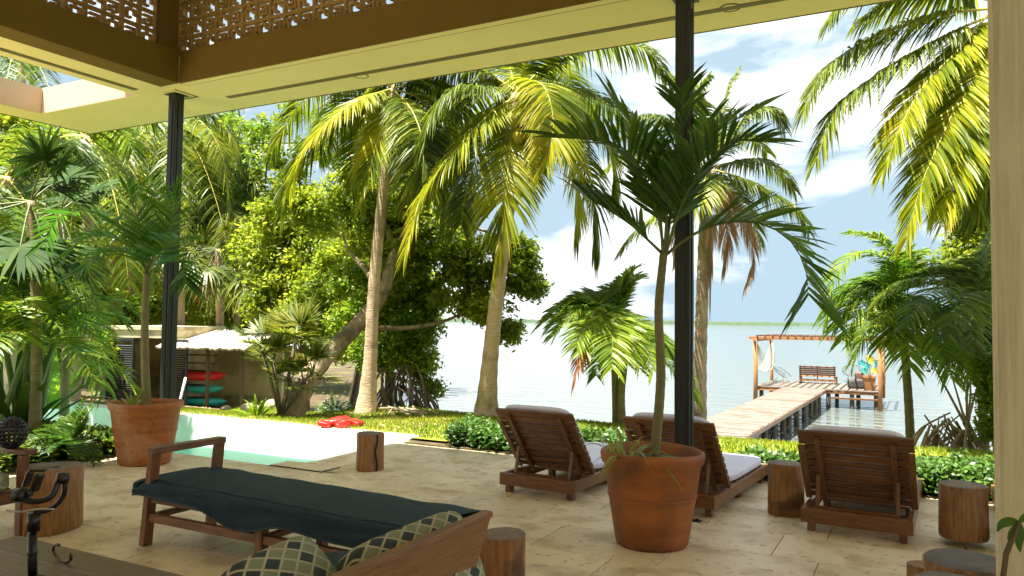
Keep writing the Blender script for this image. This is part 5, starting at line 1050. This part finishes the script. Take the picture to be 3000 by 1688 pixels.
coco2('green coconut palm under the roof corner at the upper left', 250, 14.5, 400, 14, 2.6, M['cocogreen'], 15, 215, Lf=.7)
coco2('green coconut palm whose crown shows in the sky gap beside the post', 620, 25, 430, 13, 3.2, M['cocogreen'], 19, 610, Lf=.8)
coco2('green coconut palm at the far left edge behind the garden bed', 20, 13, 520, 14, 2.7, M['cocogreen'], 23, 30, Lf=.7)
coco2('coconut palm seen through the opening in the slab roof at the upper left', 60, 24, 130, 13, 3.3, M['cocogreen'], 29, 90, Lf=.9)
coco2('ringed trunk palm between the banana stems and the shed', 200, 15, 690, 10, 1.7, M['smallpalm'], 31, 205, Lf=.5, r=.10, mt='greentrunk', e0=(0, 80), sag=.6)
# areca clumps at the left
def areca(label, px, d, stems, hgt, m, seed, Ln=1.5, Lf=.42, nf=6, group='areca palms behind the garden bed'):
    rs = random.Random(seed); g = gnd(px, d); t = thing('areca_palm', label, 'palm tree', g, 0, group); t['org'] = list(g)
    for s_ in range(stems):
        a = Vector((rs.uniform(-.4, .4), rs.uniform(-.3, .3), -.05)); tp = a + Vector((rs.uniform(-.5, .5), rs.uniform(-.3, .3), hgt * rs.uniform(.6, 1.05)))
        tubeobj('stem', crom([a, a.lerp(tp, .5) + Vector((rs.uniform(-.06, .06), 0, 0)), tp], 8), np.linspace(.045, .03, 8), M['stemgreen'], t, 8)
        radial(t, g + tp, nf, Ln, Lf, .03, .25, m, M['stemgreen'], (20, 85), .7, 26, seed + s_, rs.uniform(0, 6), fwd=.7, vee=.3, rr=.011, tipL=.6)
M['stemgreen'] = mat('smooth_green_stem', (.17, .27, .04), (.10, .18, .03), 4, .4, .1, stretch=(2, 2, 8))
areca('areca palm clump with smooth pale green stems at the left', 100, 10.2, 6, 1.9, M['smallpalm'], 41)
areca('areca palm clump farther back left of the shed wall', 150, 15, 4, 1.5, M['cocogreen'], 47)
areca('areca palm clump cut by the left edge of the picture', 5, 9.6, 4, 2.0, M['smallpalm'], 53)
# banana like big leaves
def bigleafplant(label, px, d, n, Ls, wd, m, seed, name='banana_plant', e=(45, 85), group=None):
    g = gnd(px, d); return strap_plant(label, g.x, g.y, g.z, n, Ls, wd, m, name, 'plant', group, e, seed, .35, .15)
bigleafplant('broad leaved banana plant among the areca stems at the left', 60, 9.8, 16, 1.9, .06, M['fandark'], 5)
bigleafplant('broad leaved banana plant in the shade left of the shed', 165, 13.5, 14, 2.0, .07, M['smallpalm'], 9)
# background leafy trees on the left
bgs = [('leafy tree filling the upper left behind the dark fan palm', 40, 21, [(20, 400, 100, 21, 1800), (90, 500, 100, 21, 1900), (-30, 520, 90, 20, 1300), (200, 470, 90, 22, 1500), (300, 440, 80, 23, 1100), (330, 560, 90, 23, 1400)], 'broad'),
       ('leafy tree at the far left behind the areca palms', 30, 16, [(40, 700, 130, 16, 2600), (60, 880, 130, 16, 2600), (30, 1020, 110, 15.5, 2200), (150, 980, 90, 16, 1800), (-40, 560, 110, 16, 1600)], 'broad'),
       ('tall leafy tree left of the shed with dappled crown', 190, 20, [(200, 620, 110, 20, 2200), (160, 780, 110, 20, 2300), (240, 880, 100, 20, 2200), (220, 1020, 100, 19, 2000), (120, 520, 80, 20, 1200)], 'broad'),
       ('bright round bush on the roof side of the shed', 400, 23, [(400, 900, 50, 22.5, 1300), (450, 905, 45, 22.5, 1200), (350, 915, 40, 22.5, 900)], 'bright'),
       ('shadowy leafy tree behind the shed and thatch palms', 470, 27, [(380, 700, 130, 27, 2400), (480, 800, 130, 27, 2400), (600, 860, 120, 26, 2200), (300, 820, 110, 27, 1900), (560, 720, 110, 27, 1700), (700, 900, 110, 25, 2000), (640, 1000, 90, 25, 1300), (760, 980, 90, 24, 1500)], 'broad'),
       ('tall airy tree against the sky right of the first steel post', 760, 24, [(720, 470, 70, 24, 420), (790, 380, 60, 24, 320), (850, 470, 60, 24, 420), (680, 560, 90, 24, 1100), (760, 620, 90, 24, 1400)], 'bright'),
       ('leafy tree behind the slender palm filling its crown gap', 1020, 23, [(980, 640, 90, 23, 1700), (1080, 720, 100, 22, 2000), (1230, 640, 80, 22, 1100), (1180, 760, 90, 21, 1500), (1040, 860, 100, 21, 1800), (1130, 980, 80, 20, 1500)], 'broad')]
for lb_, px, d, cl, mm in bgs: broadtree(lb_, gnd(px, d), cl, M[mm], M['darkbark'], .15, None, 'leafy trees in the background', size=.12 if d > 18 else .09)
# far-off wood closing the view at the left
mb = MB()
for k in range(46):
    px = -150 + k * 30; d = random.uniform(32, 40); p = atd(px, random.uniform(760, 1010), d); leafcloud(mb, p, (1.9, 1.9, 1.6), 620, .2, 14)
for k in range(44):
    px = -150 + k * 20; d = random.uniform(32, 38); p = atd(px, random.uniform(420, 740), d); leafcloud(mb, p, (1.8, 1.8, 1.5), 480, .2, 14)
o = link('far_wood', mb.mesh('far_wood', M['broad'], False)); tag(o, 'dense dark wood far behind the shed', None, None, 'stuff')
# ------------------------------------------------------------------ hedge, bed, grass
def hedge(label, x0, x1, y0, y1, h, n, m, size=.032, z0=0):
    n = int(n * 2.4)
    t = thing('low_hedge', label, 'hedge', ((x0 + x1) / 2, (y0 + y1) / 2, z0), 0, 'low hedges along the terrace edge'); k = int((x1 - x0) * 60); mb = MB()
    U = rng.random(n); cx = rng.uniform(x0, x1, k); cy = rng.uniform(y0, y1, k); cz = h * (.45 + .55 * np.sqrt(rng.random(k))) * (.85 + .3 * np.sin(cx * 3.1))
    i = rng.integers(0, k, n); P = np.stack([cx[i], cy[i], cz[i] * rng.random(n) ** .5 + z0], 1) + rng.normal(0, .045, (n, 3)); P[:, 2] = np.maximum(P[:, 2], z0 + .01)
    nr = rng.normal(size=(n, 3)) * .6 + np.array([0, -.25, .9]); nr /= np.linalg.norm(nr, axis=1)[:, None]; a = np.cross(nr, rng.normal(size=(n, 3))); a /= np.linalg.norm(a, axis=1)[:, None]; b = np.cross(nr, a); sz = size * rng.uniform(.7, 1.3, (n, 1))
    mb.add(np.stack([P - a * sz, P - b * sz * .55, P + a * sz, P + b * sz * .55], 1).reshape(-1, 3), (np.arange(n) * 4)[:, None] + np.array([[0, 1, 2, 3]]))
    c = Vector(((x0 + x1) / 2, (y0 + y1) / 2, z0)); link('foliage', mb.mesh('foliage', m, False, c), t)
    ms = MB()
    for q in range(int((x1 - x0) * 14)): x = random.uniform(x0, x1); y = random.uniform(y0, y1); tube(ms, [(x, y, z0 - .05), (x + random.uniform(-.05, .05), y, z0 + h * .8)], .006, 4, False)
    link('stems', ms.mesh('stems', M['darkbark'], False, c), t)['kind'] = 'stuff'; return t
hedge('low dark hedge running from the lawn to behind the first lounger', -5.55, -2.95, 8.5, 9.2, .19, 15000, M['hedge'])
hedge('low hedge between the second and the third lounger', -1.75, -.95, 8.5, 8.9, .14, 4500, M['hedge'])
hedge('low hedge at the right, behind the last visible lounger and stump stool', -.25, 2.6, 8.5, 9.25, .20, 16000, M['hedge'])
def blades(n, xs_, ys_, h, m, name, label):
    X = rng.uniform(*xs_, n); Y = rng.uniform(*ys_, n); Z = lz(X, Y); k = rng.uniform(.5, 1.2, n) * h; a = rng.uniform(0, 6.28, n); dx = np.cos(a); dy = np.sin(a); w_ = .006 + .004 * rng.random(n)
    V = np.stack([np.stack([X - dx * w_, Y - dy * w_, Z], 1), np.stack([X + dx * w_, Y + dy * w_, Z], 1), np.stack([X + dy * k * .5 * rng.normal(size=n), Y - dx * k * .5 * rng.normal(size=n), Z + k], 1)], 1)
    mb = MB(); mb.add(V.reshape(-1, 3), None, (np.arange(n) * 3)[:, None] + np.array([[0, 1, 2]])); o = link(name, mb.mesh(name, m, False)); tag(o, label, None, None, 'stuff')
blades(70000, (-13.5, 5), (8.72, 12.3), .05, M['grass'], 'lawn_grass', 'short yellow green grass growing over the lawn')
# leafy bed at the left
struct('bed_soil', grid('bed_soil', np.linspace(-16.3, -8.1, 22), np.linspace(3.0, 6.2, 14), lambda X, Y: .04 + .03 * np.sin(X * 3) * np.cos(Y * 4) + 0 * X, M['soil']))
def bedplants(n, label, xs_, ys_, hh, m, size, cond, name='ground_cover'):
    mb = MB(); V = []
    X = rng.uniform(*xs_, n); Y = rng.uniform(*ys_, n); ok = cond(X, Y); X = X[ok]; Y = Y[ok]
    for x, y in zip(X, Y):
        h = hh * random.uniform(.5, 1.1); k = 9
        az = rng.uniform(0, 6.28, k); el = rng.uniform(.2, 1.2, k); D = np.stack([np.cos(az) * np.cos(el), np.sin(az) * np.cos(el), np.sin(el)], 1); W = np.stack([-np.sin(az), np.cos(az), 0 * az], 1); B = np.repeat([[x, y, .04]], k, 0) + np.array([0, 0, 1]) * (rng.random((k, 1)) * h * .7)
        leaflets(mb, B, D, W, np.full(k, size) * rng.uniform(.7, 1.3, k), np.full(k, size * .30), np.full(k, .35))
    o = link(name, mb.mesh(name, m, False)); tag(o, label, None, None, 'stuff')
bl = lambda X, Y: (X < -8.14 - .05 * np.sin(Y * 5)) & (np.sqrt((X - b1.x) ** 2 + (Y - b1.y) ** 2) > .45)
bedplants(6000, 'glossy yellow green ground cover in the garden bed left of the far pot', (-13.0, -8.1), (3.2, 6.15), .24, M['bedleaf'], .15, bl)
bedplants(220, 'yellow croton leaves at the left edge of the bed', (-12.2, -10.8), (3.4, 4.6), .9, M['croton'], .24, lambda X, Y: X > -99, 'croton_leaves')
c = at(205, 1325, .1); cy = thing('cycad', 'dark feathery cycad standing in the garden bed before the pool', 'plant', (c.x, c.y, .05)); cy['org'] = [c.x, c.y, .05]
radial(cy, (c.x, c.y, .2), 16, .62, .16, .016, .12, M['potpalm'], M['darkrachis'], (10, 80), .45, 34, 3, 0, fwd=.6, vee=.35, rr=.010, tipL=.5)
strap_plant('strappy green plant between the pale rocks', *(gnd(762, 13.0)), 20, .55, .025, M['bright'], 'strap_leaf_plant', 'plant', None, (25, 80), 6, .35, .1)
strap_plant('small fern like plant at the right of the leaning trunk', *(gnd(985, 14.2)), 18, .5, .03, M['hedge'], 'strap_leaf_plant', 'plant', None, (25, 80), 9, .35, .1)
g = gnd(992, 14.0); t = thing('variegated_shrub', 'small grey teal speckled shrub above the red life vests', 'shrub', g); mb = MB(); leafcloud(mb, atd(990, 1190, 14.0), (.22, .22, .2), 420, .035); link('foliage', mb.mesh('foliage', leafmat('speckled_leaf', [(.10, .2, .16), (.3, .45, .38), (.55, .62, .5)], .3), False, g), t); tubeobj('stem', [(0, 0, -.05), atd(990, 1200, 14.0) - g], .012, M['darkbark'], t, 5)
# leaf litter on the ground under the trees, as scattered pieces
n = 9000; X = rng.uniform(-22, -6.5, n); Y = rng.uniform(9, 19, n); P = np.stack([X, Y, tz(X, Y) + .015], 1); nr = rng.normal(size=(n, 3)) * .25 + np.array([0, 0, 1]); nr /= np.linalg.norm(nr, axis=1)[:, None]; a = np.cross(nr, rng.normal(size=(n, 3))); a /= np.linalg.norm(a, axis=1)[:, None]; bb = np.cross(nr, a); s_ = rng.uniform(.03, .07, (n, 1))
mb = MB(); mb.add(np.stack([P - a * s_, P - bb * s_ * .5, P + a * s_, P + bb * s_ * .5], 1).reshape(-1, 3), (np.arange(n) * 4)[:, None] + np.array([[0, 1, 2, 3]])); o = link('fallen_leaves', mb.mesh('fallen_leaves', M['dead'], False)); tag(o, 'dry fallen leaves scattered under the trees', None, None, 'stuff')
print('faces', sum(len(o.data.polygons) for o in sc.objects if o.type == 'MESH'), 'tiles', tiles)
